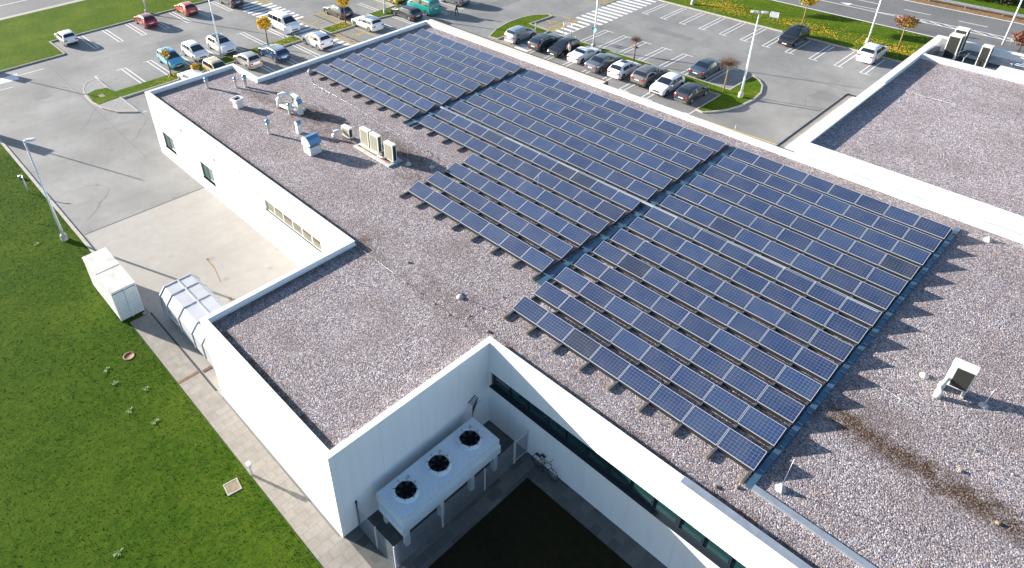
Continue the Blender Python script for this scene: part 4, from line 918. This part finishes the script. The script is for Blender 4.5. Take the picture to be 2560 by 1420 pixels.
# ------------------------------------------------------------------ cars
STY = {  # length, width, height, top profile (fraction from rear, height), belt, cowl, roof front, roof rear, rear glass foot, window x range, tyre radius
 'hatch': dict(L=4.05, W=1.72, H=1.46, top=[(0, .62), (.012, .98), (.05, 1.10), (.16, 1.40), (.30, 1.46), (.50, 1.45), (.56, 1.39), (.755, .98), (.90, .86), (.97, .74), (1, .56)], belt=.93, cowl=.745, rf=.565, rr=.155, rg=.045, win=(.15, .70)),
 'wagon': dict(L=4.70, W=1.80, H=1.46, top=[(0, .66), (.010, 1.00), (.04, 1.08), (.115, 1.38), (.22, 1.45), (.48, 1.46), (.54, 1.41), (.715, .99), (.90, .88), (.975, .74), (1, .56)], belt=.93, cowl=.705, rf=.55, rr=.11, rg=.035, win=(.09, .66)),
 'suv': dict(L=4.45, W=1.83, H=1.64, top=[(0, .72), (.012, 1.10), (.045, 1.22), (.13, 1.56), (.24, 1.63), (.50, 1.63), (.56, 1.56), (.745, 1.10), (.91, .99), (.975, .84), (1, .62)], belt=1.06, cowl=.735, rf=.57, rr=.125, rg=.04, win=(.13, .69)),
 'mpv': dict(L=4.05, W=1.70, H=1.60, top=[(0, .66), (.010, 1.06), (.035, 1.20), (.10, 1.53), (.24, 1.60), (.52, 1.58), (.58, 1.50), (.81, 1.02), (.93, .88), (.98, .74), (1, .56)], belt=1.0, cowl=.80, rf=.59, rr=.095, rg=.03, win=(.09, .75)),
 'sedan': dict(L=4.60, W=1.78, H=1.42, top=[(0, .62), (.012, .96), (.04, 1.02), (.15, 1.05), (.20, 1.12), (.32, 1.38), (.42, 1.42), (.54, 1.40), (.58, 1.34), (.74, .96), (.91, .85), (.975, .72), (1, .54)], belt=.92, cowl=.73, rf=.59, rr=.315, rg=.17, win=(.24, .68)),
 'coupe': dict(L=4.25, W=1.72, H=1.24, top=[(0, .60), (.012, .88), (.05, .93), (.20, .95), (.27, 1.0), (.36, 1.20), (.44, 1.24), (.52, 1.23), (.57, 1.17), (.70, .88), (.90, .78), (.975, .66), (1, .50)], belt=.84, cowl=.695, rf=.58, rr=.36, rg=.25, win=(.36, .65)),
 'van': dict(L=4.95, W=1.92, H=1.95, top=[(0, .70), (.006, 1.25), (.02, 1.45), (.05, 1.86), (.12, 1.95), (.62, 1.95), (.70, 1.86), (.87, 1.22), (.955, 1.05), (.985, .85), (1, .60)], belt=1.20, cowl=.865, rf=.71, rr=.05, rg=.015, win=(.05, .82)),
}
def interp(pts, u):
    for i in range(len(pts) - 1):
        if u <= pts[i + 1][0]:
            a, b = pts[i], pts[i + 1]; f = (u - a[0]) / (b[0] - a[0]); return a[1] + (b[1] - a[1]) * f
    return pts[-1][1]
def smoothtop(pts, u, d=.022):
    if u < .05 or u > .965: return interp(pts, u)
    return sum(interp(pts, u + k * d / 2) for k in (-2, -1, 0, 1, 2)) / 5
CARM = {}
def paint(name, col, metal=.0, rough=.28):
    if name not in CARM: CARM[name] = simple(name, col, rough, metal, 1.0)
    return CARM[name]
def make_car(style, pm, x, y, heading, lab, cat='car', roof=None, sunroof=False, rails=False, grp='cars parked in the marked bays', tr=.32, lights='red', bm=None):
    st = STY[style]; Lc, Wd = st['L'], st['W']; root = empty('parked_' + ('van' if style == 'van' else 'car'), (x, y, 0), R(heading), lab, cat, grp)
    uw = (.185, .805) if style != 'van' else (.20, .83)
    def prm(u):
        X = (u - .5) * Lc
        zt = smoothtop(st['top'], u); e = min(u, 1 - u)
        w_ = Wd / 2 * (1 - .17 * max(0, 1 - e / .10) ** 2.2)
        zs = .20 + .06 * max(0, 1 - e / .06)
        for q in uw:
            d = abs(X - (q - .5) * Lc); rr_ = tr + .055
            if d < rr_: zs = max(zs, tr + math.sqrt(rr_ * rr_ - d * d) * .98 - .01)
        be = min(st['belt'], zt - .05)
        return X, zt, w_, zs, be
    def ringp(u):
        X, zt, w_, zs, be = prm(u); h = zt - be
        g = min(1, max(0, (h - .05) / .38)); wr = w_ * (.93 - .17 * g)
        p2 = max(.50, zs + .03); p3 = max(.72, p2 + .02); p3 = min(p3, be - .02)
        return [(w_ * .93, zs), (w_ * .995, max(zs + .015, min(p2, be - .06))), (w_ * 1.0, p3), (w_ * .965, be), (wr + (w_ * .96 - wr) * .14, be + h * .86), (wr * .86, zt - .008), (wr * .45, zt + .012), (0, zt + .018)]
    us = sorted(set([i / 30 for i in range(31)] + [.012, .035, .05, .08, .98, .99] + [q + d * (tr + .056) / Lc for q in uw for d in (-1, -.9, -.7, -.4, .4, .7, .9, 1)]))
    us = [u for u in us if 0 <= u <= 1]
    b = MB(); N_ = 8; full = []
    for u in us:
        X = (u - .5) * Lc; rp = ringp(u)
        full.append([(X, -a, z) for a, z in rp] + [(X, a, z) for a, z in rp[:-1][::-1]])
    nn = len(full[0]); vs = [v for f_ in full for v in f_]
    fs = []
    for i in range(len(us) - 1):
        for k in range(nn): fs.append((i * nn + k, i * nn + (k + 1) % nn, (i + 1) * nn + (k + 1) % nn, (i + 1) * nn + k))
    b.add(vs, fs, True); b.add(full[0], [tuple(range(nn))]); b.add(full[-1], [tuple(range(nn))])
    b.build('body', pm, root)
    def side(u, t, s, off):     # point between belt (3) and roof edge (4)
        rp = ringp(u); a, z = rp[3][0] + (rp[4][0] - rp[3][0]) * t, rp[3][1] + (rp[4][1] - rp[3][1]) * t
        return ((u - .5) * Lc, s * (a + off), z + off * .3)
    def topp(u, s, off):
        rp = ringp(u); w4 = rp[4][0]; q = abs(s) * w4
        prof = [(0, rp[7][1]), (rp[6][0], rp[6][1]), (rp[5][0], rp[5][1]), (rp[4][0], rp[4][1])]
        return ((u - .5) * Lc, s * w4, interp(prof, q) + off)
    def patch(u0, u1, s0, s1, fn, nu=6, ns=6):
        P = [[fn(u0 + (u1 - u0) * i / nu, s0 + (s1 - s0) * j / ns) for j in range(ns + 1)] for i in range(nu + 1)]
        m_ = MB(); m_.add([v for r_ in P for v in r_], [(i * (ns + 1) + j, i * (ns + 1) + j + 1, (i + 1) * (ns + 1) + j + 1, (i + 1) * (ns + 1) + j) for i in range(nu) for j in range(ns)], True)
        return m_
    g = M['carglass']
    patch(st['rf'] + .004, st['cowl'] - .006, -.90, .90, lambda u, s: topp(u, s, .016)).build('windscreen', g, root)
    patch(st['rg'] + .006, st['rr'] - .002, -.84, .84, lambda u, s: topp(u, s, .018)).build('rear_window', g, root)
    w0, w1 = st['win']; md = (w0 + w1) * .5
    cuts = [(w0 + .015, md - .008), (md + .008, w1 - .02)] if style != 'coupe' else [(w0 + .02, w1 - .02)]
    if style in ('wagon', 'van'): a_ = w0 + (w1 - w0) * .30; cuts = [(w0 + .015, a_ - .006), (a_ + .006, md + .09), (md + .105, w1 - .02)]
    for s in (-1, 1):
        for (a0, a1) in cuts: patch(a0, a1, .10, .90, lambda u, t_: side(u, t_, s, .012), 6, 2).build('side_window', g, root)
        # door mirror
        X, zt, w_, zs, be = prm(w1 - .01); mm = MB(); mm.cbox((X - .05, s * (w_ + .07), be + .06), (.05, .09, .06)); mm.build('door_mirror', pm, root)
        # lamps
        X0 = -Lc / 2; wq = prm(.0)[2]; zb_ = st['belt'] - .15
        m_ = MB(); m_.cbox((X0 - .004, s * wq * .80, zb_), (.015, wq * .17, .075)); m_.cbox((X0 + .07, s * (prm(.02)[2] * .985), zb_), (.08, .02, .07)); m_.build('tail_light', M['red'], root)
        X1 = Lc / 2; wq1 = prm(1)[2]
        P = [((u - .5) * Lc, s * (prm(u)[2] * k_), interp(st['top'], u) + dz) for u, k_, dz in ((.955, .98, -.10), (.955, .80, .012), (.992, .60, .015), (.992, .86, -.12))]
        m_ = MB(); m_.add(P + [(p_[0] + .03, p_[1], p_[2] - .09) for p_ in P], [(0, 1, 2, 3), (2, 3, 7, 6), (0, 3, 7, 4), (4, 5, 6, 7), (0, 1, 5, 4), (1, 2, 6, 5)]); m_.build('headlight', M['headl'], root)
    m_ = MB(); m_.cbox((-Lc / 2 - .012, 0, st['belt'] - .26), (.010, .26, .055)); m_.cbox((-Lc / 2 - .012, 0, st['belt'] - .26), (.008, .27, .06)); m_.build('licence_plate', M['plate'], root)
    m_ = MB(); m_.cbox((Lc / 2 + .012, 0, .42), (.010, .26, .055)); m_.build('licence_plate', M['plate'], root)
    m_ = MB(); m_.cbox((-Lc / 2 + .01, 0, .36), (.03, Wd * .38, .10)); m_.build('rear_bumper', bm or M['trim'], root)
    m_ = MB(); m_.cbox((Lc / 2 - .005, 0, .56 if style != 'coupe' else .5), (.02, Wd * .22, .07)).cbox((Lc / 2 - .01, 0, .30), (.03, Wd * .34, .07)); m_.build('grille', M['trim'], root)
    if sunroof: patch(.36, .52, -.55, .55, lambda u, s: topp(u, s, .012), 4, 4).build('sunroof', g, root)
    if roof: patch(st['rr'] + .01, st['rf'] - .01, -.94, .94, lambda u, s: topp(u, s, .008), 8, 8).build('roof_panel', roof, root)
    if rails:
        for s in (-1, 1): MB().tube([topp(st['rr'] + .03 + k * (st['rf'] - st['rr'] - .05) / 5, s * .88, .05 if 0 < k < 5 else .0) for k in range(6)], .018, 6).build('roof_rail', M['alu'], root)
    for q in uw:
        for s in (-1, 1):
            c_ = ((q - .5) * Lc, s * (Wd / 2 - .12), tr)
            wl = MB().lathe([(tr * .62, -.10), (tr * .9, -.10), (tr, -.07), (tr, .07), (tr * .9, .10), (tr * .62, .10), (tr * .60, .04)], (0, 0, 0), 22, 'Y').build('wheel', M['tyre'], root, c_)
            rm = MB(); rm.lathe([(tr * .66, s * .085), (tr * .60, s * .075), (tr * .58, s * .02)], n=22, axis='Y')
            for k in range(5):
                a = 2 * math.pi * k / 5; rm.cbox((tr * .32 * math.cos(a), s * .085, tr * .32 * math.sin(a)), (tr * .30, .012, .035), Matrix.Rotation(-a, 3, 'Y'))
            rm.lathe([(.07, s * .09), (0, s * .098)], n=10, axis='Y'); rm.lathe([(tr * .58, s * .03), (0, s * .03)], n=18, axis='Y')
            rm.build('rim', M['rim'], wl)
    return root
cw = paint('white_car_paint', (.78, .79, .80)); cr = paint('dark_red_car_paint', (.28, .012, .02), .2); co = paint('orange_red_car_paint', (.52, .075, .035)); ck = paint('black_car_paint', (.012, .013, .016))
cb = paint('light_blue_car_paint', (.10, .42, .60), .2); cs = paint('champagne_car_paint', (.50, .45, .40), .4); cn = paint('navy_car_paint', (.02, .07, .17), .4); ct_ = paint('teal_van_paint', (.012, .30, .27), .2)
cy = paint('yellow_van_paint', (.62, .46, .03)); cg = paint('dark_grey_car_paint', (.07, .075, .08), .5); cg2 = paint('mid_grey_car_paint', (.20, .215, .235), .5); csv = paint('silver_car_paint', (.48, .52, .56), .6); cdb = paint('blue_grey_car_paint', (.09, .12, .15), .5)
cbr = paint('grey_brown_car_paint', (.22, .20, .185), .4); cye = paint('sand_car_roof_paint', (.60, .50, .28), .1)
E_ = 180
make_car('coupe' if 0 else 'hatch', cw, -75.15, .65, E_, 'white hatchback alone at the end of the row beside the far left lawn')
make_car('hatch', cr, -73.75, 10.15, E_, 'dark red hatchback parked in front of a lamp post', bm=cr)
make_car('hatch', co, -74.1, 15.9, E_, 'orange red hatchback at the far left lawn with a black rear bumper')
make_car('suv', cg, -72.7, 21.8, E_, 'dark car cut by the top edge beside the striped crossing')
make_car('mpv', cb, -58.8, 6.75, 0, 'light blue people carrier behind the tiny yellow leaved tree')
make_car('mpv', cw, -58.75, 9.7, 0, 'small white car with orange indicators facing the light blue one')
make_car('suv', cw, -58.4, 12.85, 0, 'white car with black grille parked right behind a lamp post', roof=M['carglass'])
make_car('van', cw, -58.9, 21.75, 0, 'white van with wide windscreen parked at the end of the striped crossing', cat='van')
make_car('wagon', cw, -51.8, 6.1, E_, 'white estate half hidden behind the corner parapet')
make_car('mpv', cye, -52.2, 9.1, 0, 'sand coloured car half hidden behind the parapet beside the yellow bush', bm=cye)
make_car('hatch', cs, -52.2, 12.85, E_, 'champagne hatchback just outside the inner parapet corner', bm=cs)
make_car('wagon', cn, -51.9, 16.05, E_, 'navy blue estate beside the champagne hatchback', roof=csv, bm=cn)
make_car('suv', cw, -51.3, 21.55, E_, 'white off roader with roof panel beside the champagne and navy cars', roof=csv, rails=True, tr=.36)
make_car('wagon', cw, -51.7, 29.3, E_, 'white estate beside the yellow hatched bay', bm=cw, rails=True)
make_car('wagon', cg, -51.0, 35.1, E_, 'black old estate by the short grass island with a lamp post')
make_car('van', ct_, -50.9, 38.0, E_, 'turquoise van with dark windows beside the black estate', cat='van', bm=ct_)
make_car('suv', cg2, -50.4, 43.0, E_, 'grey car behind the walking person at the top edge')
make_car('van', cy, -57.7, 37.9, E_, 'yellow van cut by the top edge of the photo', cat='van')
make_car('wagon', cg, -58.1, 29.35, E_, 'dark estate behind the round yellow tree', rails=True)
N9 = 90; S9 = -90
make_car('mpv', csv, -35.1, 39.35, N9, 'silvery white people carrier at the curved grass island', bm=cw)
make_car('wagon', cg, -31.5, 39.8, N9, 'dark grey estate with roof rails next to the curved island', rails=True)
make_car('hatch', ck, -28.85, 39.7, S9, 'black hatchback facing the building with a person beside it', bm=ck)
make_car('coupe', cw, -26.15, 39.95, N9, 'white two seat coupe with black engine cover', bm=cw)
make_car('sedan', cg2, -23.25, 39.5, N9, 'silver grey coupe between the white two seater and a white hatchback', bm=cg2)
make_car('hatch', cw, -20.55, 39.55, N9, 'white hatchback with a dark sunroof', sunroof=True, bm=cw)
make_car('suv', cbr, -17.75, 39.9, N9, 'brown grey crossover with black roof rails', rails=False, tr=.34)
make_car('hatch', cw, -15.2, 39.25, S9, 'white hatchback facing the building next to the last dark one', bm=cw)
make_car('hatch', cg, -12.55, 39.45, N9, 'dark grey hatchback last in the row at the rounded island', bm=cg2)
make_car('sedan', cdb, -14.65, 45.75, N9, 'dark blue grey saloon parked alone beside a bare tree', bm=cdb)
make_car('suv', ck, -12.1, 59.9, S9, 'shiny black car parked by the upper lawn', roof=M['carglass'], bm=csv)
make_car('suv', cw, -4.05, 61.0, N9, 'white car parked by the upper lawn near the road', bm=cw)

# ------------------------------------------------------------------ trees
def leaf_cloud(mb, c, rad, n, size, rg, shell=.5, flat=1.0):
    for _ in range(n):
        while True:
            p_ = Vector((rg.uniform(-1, 1), rg.uniform(-1, 1), rg.uniform(-1, 1)))
            if shell < p_.length < 1: break
        lump = .82 + .25 * math.sin(p_.x * 5 + c[0]) * math.cos(p_.y * 4.3 + c[1]) + .1 * math.sin(p_.z * 7)
        p_ = Vector((p_.x * rad[0], p_.y * rad[1], p_.z * rad[2])) * lump + Vector(c)
        u = Vector((rg.gauss(0, 1), rg.gauss(0, 1), rg.gauss(0, 1))).normalized(); v = u.orthogonal().normalized(); s = size * rg.uniform(.6, 1.3)
        mb.add([p_ - u * s, p_ + v * s * .6, p_ + u * s, p_ - v * s * .6], [(0, 1, 2, 3)])
def tree(x, y, h, rad, lab, leaf='leafY', n=1300, z=.12, seed=1, bark='bark', twigs=40, leaves=True, lean=0., leaf2=None, size=.10):
    rg = random.Random(seed); r = empty('tree', (x, y, z), 0, lab, 'tree', 'small round headed trees')
    hc = h - rad[2]; ht = h - rad[2] * 1.6
    t_ = MB(); t_.tube([(0, 0, 0), (lean * .3, 0, ht * .5), (lean, 0, ht), (lean, 0, hc + rad[2] * .3)], [.085, .065, .055, .02], 8)
    for k in range(7):
        a = 2 * math.pi * k / 7; t_.tube([(lean, 0, ht), (lean + rad[0] * .35 * math.cos(a), rad[1] * .35 * math.sin(a), hc), (lean + rad[0] * .7 * math.cos(a), rad[1] * .7 * math.sin(a), hc + rad[2] * .35)], [.035, .022, .008], 5)
    t_.build('trunk', M[bark], r)
    c_ = MB()
    for k in range(twigs):
        d = Vector((rg.gauss(0, 1), rg.gauss(0, 1), rg.gauss(.25, .8))).normalized(); s = Vector((lean, 0, ht + (hc - ht) * rg.uniform(.3, 1.1)))
        e = Vector((lean + d.x * rad[0], d.y * rad[1], hc + d.z * rad[2])) ; e += Vector((rg.gauss(0, .1), rg.gauss(0, .1), rg.gauss(0, .06)))
        md = s.lerp(e, .55) + Vector((rg.gauss(0, .06), rg.gauss(0, .06), .05))
        c_.tube([s, md, e], [.014, .009, .004], 3, False)
        for q in range(3):
            s2 = s.lerp(e, rg.uniform(.5, .9)); c_.tube([s2, s2 + Vector((rg.gauss(0, 1), rg.gauss(0, 1), rg.gauss(.2, 1))).normalized() * rg.uniform(.15, .4)], [.006, .003], 3, False)
    c_.build('twigs', M['twig'], r)
    if leaves:
        l_ = MB(); leaf_cloud(l_, (lean, 0, hc), rad, n, size, rg); l_.build('crown', M[leaf], r)
        if leaf2: l2 = MB(); leaf_cloud(l2, (lean + rad[0] * .35, -rad[1] * .2, hc - rad[2] * .15), tuple(v * .72 for v in rad), n // 2, size, rg, .3); l2.build('crown', M[leaf2], r)
    return r
tree(-55.1, 17.15, 3.75, (.95, .95, .85), 'round yellow tree in front of the white van', n=1500, seed=3, twigs=60)
tree(-54.5, 28.0, 3.6, (.85, .85, .72), 'yellow orange tree in front of the dark estate', n=1300, seed=5)
tree(-55.4, 5.15, 3.2, (.62, .62, .6), 'tiny tree with few yellow leaves in front of the light blue car', n=150, seed=8, twigs=50, lean=-.1)
tree(-53.75, 7.35, 1.3, (.5, .5, .55), 'low yellow bush beside the sand coloured car', n=500, seed=9)
tree(-21.5, 42.6, 2.95, (.62, .62, .42), 'small bare tree between the two rows of bays', leaves=False, twigs=110, seed=11, bark='twig')
tree(-10.85, 42.5, 3.6, (1.05, 1.05, .55), 'larger bare tree with spreading twigs on the rounded island', leaves=False, twigs=230, seed=12, bark='barky')
tree(-13.5, 65.1, 4.6, (1.25, 1.25, 1.05), 'dense green and yellow ball tree near the black car', leaf='leafG', leaf2='leafY', n=2600, seed=14, bark='barky', twigs=70)
tree(-2.9, 65.2, 3.75, (1.25, 1.25, .62), 'half bare brown and yellow tree above the white car', leaf='leafB', leaf2='leafY', n=900, seed=15, bark='barky', twigs=230)
tree(6.8, 69.8, 3.3, (1.1, 1.1, .8), 'russet tree partly hidden at the right edge behind the upper parapet', leaf='leafR', n=900, seed=16, twigs=120)
tree(-23.9, 65.3, 4.6, (1.2, 1.2, .9), 'tree whose trunk stands in yellow leaves at the top edge', leaf='leafY', n=1300, seed=17, bark='barky')
# hedge bushes beyond the guard rail
for i in range(16):
    x = -26 + 3.4 * i; rg = random.Random(40 + i); r = empty('bush', (x, 90.0 + rg.uniform(-1, 1), 0), 0, ORD[i + 1] + ' dark leafless looking bush from the left beyond the guard rail' if i < 14 else ['last but one', 'last'][i - 14] + ' dark bush to the right beyond the guard rail', 'bush', 'bushes beyond the guard rail')
    l_ = MB(); leaf_cloud(l_, (0, 0, .9), (2.3, 2.0, 1.3), 700, .16, rg, .2); l_.build('crown', M['bushdark'], r)
    s_ = MB()
    for k in range(12): a = 2 * math.pi * k / 12; s_.tube([(0, 0, 0), (1.4 * math.cos(a), 1.4 * math.sin(a), 1.4)], [.03, .01], 4, False)
    s_.build('stems', M['twig'], r)
# fallen leaves
lt = MB(); rg = random.Random(99)
for (cx, cy, sx_, sy_, n, zz) in [(-13.0, 65.0, 2.6, 1.0, 700, .125), (-2.2, 65.0, 3.0, 1.0, 1300, .125), (-23.3, 65.2, 2.6, 1.1, 900, .125), (-54.6, 28.0, .9, 1.4, 260, .125), (-54.8, 17.3, .7, 1.6, 260, .14), (-54.9, 5.3, .4, 1.0, 90, .14), (-52.0, 25.4, .9, .6, 70, .02), (-27, 61.2, 5, .5, 90, .02), (-3, 70.6, 12, .6, 160, .125)]:
    for _ in range(n):
        x, y = rg.gauss(cx, sx_), rg.gauss(cy, sy_); a = rg.uniform(0, 6.28); s = rg.uniform(.05, .10); tz = rg.uniform(0, .03)
        if zz > .1 and cy > 60 and not 62.1 < y < 71.2: continue
        if zz > .1 and cy < 60 and not -55.7 < x < -53.4: continue
        lt.add([(x - s * math.cos(a), y - s * math.sin(a), zz), (x + s * .6 * math.sin(a), y - s * .6 * math.cos(a), zz + tz), (x + s * math.cos(a), y + s * math.sin(a), zz), (x - s * .6 * math.sin(a), y + s * .6 * math.cos(a), zz + tz)], [(0, 1, 2, 3)])
tag(lt.build('fallen_leaves', M['litter']), 'yellow fallen leaves scattered on the grass under the trees', 'leaves', kind='stuff')
# leaves and moss crumbs blown between the panel rows
db = MB(); rg = random.Random(77)
for bn, x0, n, rows in blocks:
    for q in rows:
        for _ in range(int(n * 26)):
            xa = x0 + (4 * Q if (bn == 'middle block' and q < 7) else 0)
            x = rg.uniform(xa, x0 + n * Q); y = (q - 1) * PY + 1.0 + abs(rg.gauss(0, .35)); y = min(y, q * PY - .03); a = rg.uniform(0, 6.28); s_ = rg.uniform(.02, .055)
            db.add([(x - s_ * math.cos(a), y - s_ * math.sin(a), GZ + .01), (x + s_ * .6 * math.sin(a), y - s_ * .6 * math.cos(a), GZ + .03), (x + s_ * math.cos(a), y + s_ * math.sin(a), GZ + .012), (x - s_ * .6 * math.sin(a), y + s_ * .6 * math.cos(a), GZ + .015)], [(0, 1, 2, 3)])
for (cx, cy, sx_, sy_, n_) in ((-26, 5.6, 2.6, 1.0, 900), (-15.2, 6.6, 1.8, .8, 700), (-19, 7.2, 3, .5, 500), (-2.5, -1.3, 2.0, .7, 250), (18, 5.1, 3, .45, 600), (-9.8, -2.5, .8, .7, 150), (-11, 1.5, 3.5, 1.5, 350)):
    for _ in range(n_):
        x = rg.gauss(cx, sx_); y = rg.gauss(cy, sy_); a = rg.uniform(0, 6.28); s_ = rg.uniform(.02, .045)
        db.add([(x - s_ * math.cos(a), y - s_ * math.sin(a), GZ + .01), (x + s_ * .6 * math.sin(a), y - s_ * .6 * math.cos(a), GZ + .03), (x + s_ * math.cos(a), y + s_ * math.sin(a), GZ + .012), (x - s_ * .6 * math.sin(a), y + s_ * .6 * math.cos(a), GZ + .015)], [(0, 1, 2, 3)])
M['debris'] = simple('leaf_debris', (.15, .085, .04), .9, var=.75, vscale=9)
tag(db.build('leaf_debris', M['debris']), 'brown leaf crumbs and moss lying on the gravel between the panel rows', 'leaf debris', kind='stuff')
# grass tufts on the near lawns
gt = MB(); rg = random.Random(5)
for _ in range(30000):
    x = rg.uniform(-50, 4.5); y = -13.9 - (rg.random() ** 1.3) * 16
    if x < -22: y += 1.0
    h = rg.uniform(.02, .06); a = rg.uniform(0, 6.28); s = rg.uniform(.015, .04)
    gt.add([(x - s * math.cos(a), y - s * math.sin(a), .05), (x + s * math.cos(a), y + s * math.sin(a), .05), (x + rg.uniform(-.05, .05), y + rg.uniform(-.05, .05), .06 + h)], [(0, 1, 2)])
M['tuft'] = simple('tuft_grass', (.060, .095, .012), .9, var=.5, vscale=2)
tag(gt.build('grass_tufts', M['tuft']), 'uneven tufts of green grass standing on the near lawn', 'grass', kind='stuff')
for i, (x, y) in enumerate([(-17.3, -16.4), (-15.9, -16.5), (-13.3, -16.6), (-14.2, -15.3), (-11.6, -15.9), (-5.6, -20.3), (-33.5, -15.5)]):
    o = MB(); rg = random.Random(i)
    for k in range(14): a = rg.uniform(0, 6.28); d = rg.uniform(.05, .2); o.add([(0, 0, 0), (d * math.cos(a) - .03, d * math.sin(a), .06), (1.5 * d * math.cos(a), 1.5 * d * math.sin(a), .03), (d * math.cos(a) + .03, d * math.sin(a) + .03, .07)], [(0, 1, 2, 3)])
    o = o.build('weed', simple('weed_leaves', (.20, .25, .13), .8) if i == 0 else bpy.data.materials['weed_leaves'], loc=(x, y, .07)); tag(o, ['largest pale weed rosette left of the round rusty cover', 'pale weed beside the largest rosette', 'pale weed in the lawn right of the round cover', 'small pale weed nearest the paving edge', 'pale weed halfway along the lawn edge', 'pale weed in the lawn near the bottom of the photo', 'yellowish weed near the slanting lamp post'][i], 'weed', 'pale weeds in the lawn')

# ------------------------------------------------------------------ people
def person(x, y, rz, top, legs, lab, stride=.18):
    me = bpy.data.meshes.new('person'); 
    V = [(0, 0, .95), (0, 0, 1.15), (0, 0, 1.38), (0, 0, 1.50), (.01, 0, 1.60), (.01, 0, 1.72),
         (0, .10, .90), (stride, .10, .50), (stride * .4, .10, .08), (stride * .4 + .14, .10, .04), (0, -.10, .90), (-stride * .5, -.10, .50), (-stride * 1.6, -.10, .12), (-stride * 1.6 + .12, -.10, .05),
         (0, .19, 1.40), (-.05, .24, 1.12), (.08, .25, .90), (.10, .25, .80), (0, -.19, 1.40), (.06, -.24, 1.12), (.20, -.22, .93), (.24, -.22, .84)]
    Ed = [(0, 1), (1, 2), (2, 3), (3, 4), (4, 5), (0, 6), (6, 7), (7, 8), (8, 9), (0, 10), (10, 11), (11, 12), (12, 13), (2, 14), (14, 15), (15, 16), (16, 17), (2, 18), (18, 19), (19, 20), (20, 21)]
    rad = [(.15, .12), (.14, .11), (.17, .11), (.055, .055), (.09, .085), (.075, .075), (.095, .095), (.065, .065), (.045, .045), (.035, .03), (.095, .095), (.065, .065), (.045, .045), (.035, .03), (.065, .065), (.045, .045), (.035, .035), (.03, .02), (.065, .065), (.045, .045), (.035, .035), (.03, .02)]
    me.from_pydata(V, Ed, []); o = bpy.data.objects.new('tmp', me); COL.objects.link(o)
    sk_ = o.modifiers.new('s', 'SKIN'); o.modifiers.new('b', 'SUBSURF').levels = 1
    if not me.skin_vertices:
        bm_ = bmesh.new(); bm_.from_mesh(me); bm_.verts.layers.skin.verify(); bm_.to_mesh(me); bm_.free()
    for i, r_ in enumerate(rad): me.skin_vertices[0].data[i].radius = r_
    me.skin_vertices[0].data[0].use_root = True
    dg = bpy.context.evaluated_depsgraph_get(); dg.update(); m2 = bpy.data.meshes.new_from_object(o.evaluated_get(dg)); bpy.data.objects.remove(o)
    m2.name = 'person'; m2.materials.clear()
    for q in (legs, top, M['skin']): m2.materials.append(q)
    for p_ in m2.polygons:
        c_ = p_.center; p_.material_index = 0 if c_.z < .93 and abs(c_.y) < .19 else (2 if c_.z > 1.47 or (c_.z < .87) else 1); p_.use_smooth = True
    b_ = bpy.data.objects.new('person', m2); COL.objects.link(b_); b_.location = (x, y, 0); b_.rotation_euler = (0, 0, R(rz)); tag(b_, lab, 'person')
    MB().lathe([(.0, 1.80), (.07, 1.785), (.105, 1.72), (.105, 1.66), (.08, 1.60), (.06, 1.60)], (-.015, 0, 0), 12).build('hair', M['hair'], b_)
    f = MB(); f.cbox((.105, 0, 1.665), (.015, .012, .02)); 
    for s in (-1, 1): f.cbox((.095, s * .035, 1.69), (.006, .012, .006)); f.cbox((.0, s * .095, 1.67), (.018, .012, .028))
    f.cbox((.098, 0, 1.63), (.004, .025, .005)); f.build('face', M['skin'], b_)
jb = simple('dark_blue_jacket', (.03, .035, .06), .8); tr_ = simple('brown_trousers', (.10, .06, .045), .9); gj = simple('grey_jacket', (.28, .24, .23), .8); dj = simple('dark_jeans', (.03, .035, .05), .9)
person(-46.5, 39.75, 200, jb, tr_, 'person in dark jacket and brown trousers walking past the turquoise van')
person(-27.55, 39.0, 250, gj, dj, 'person in grey top standing at the side of the black hatchback', .04)
person(-58.6, 38.9, 30, jb, dj, 'person in dark clothes cut by the top edge beside the yellow van')
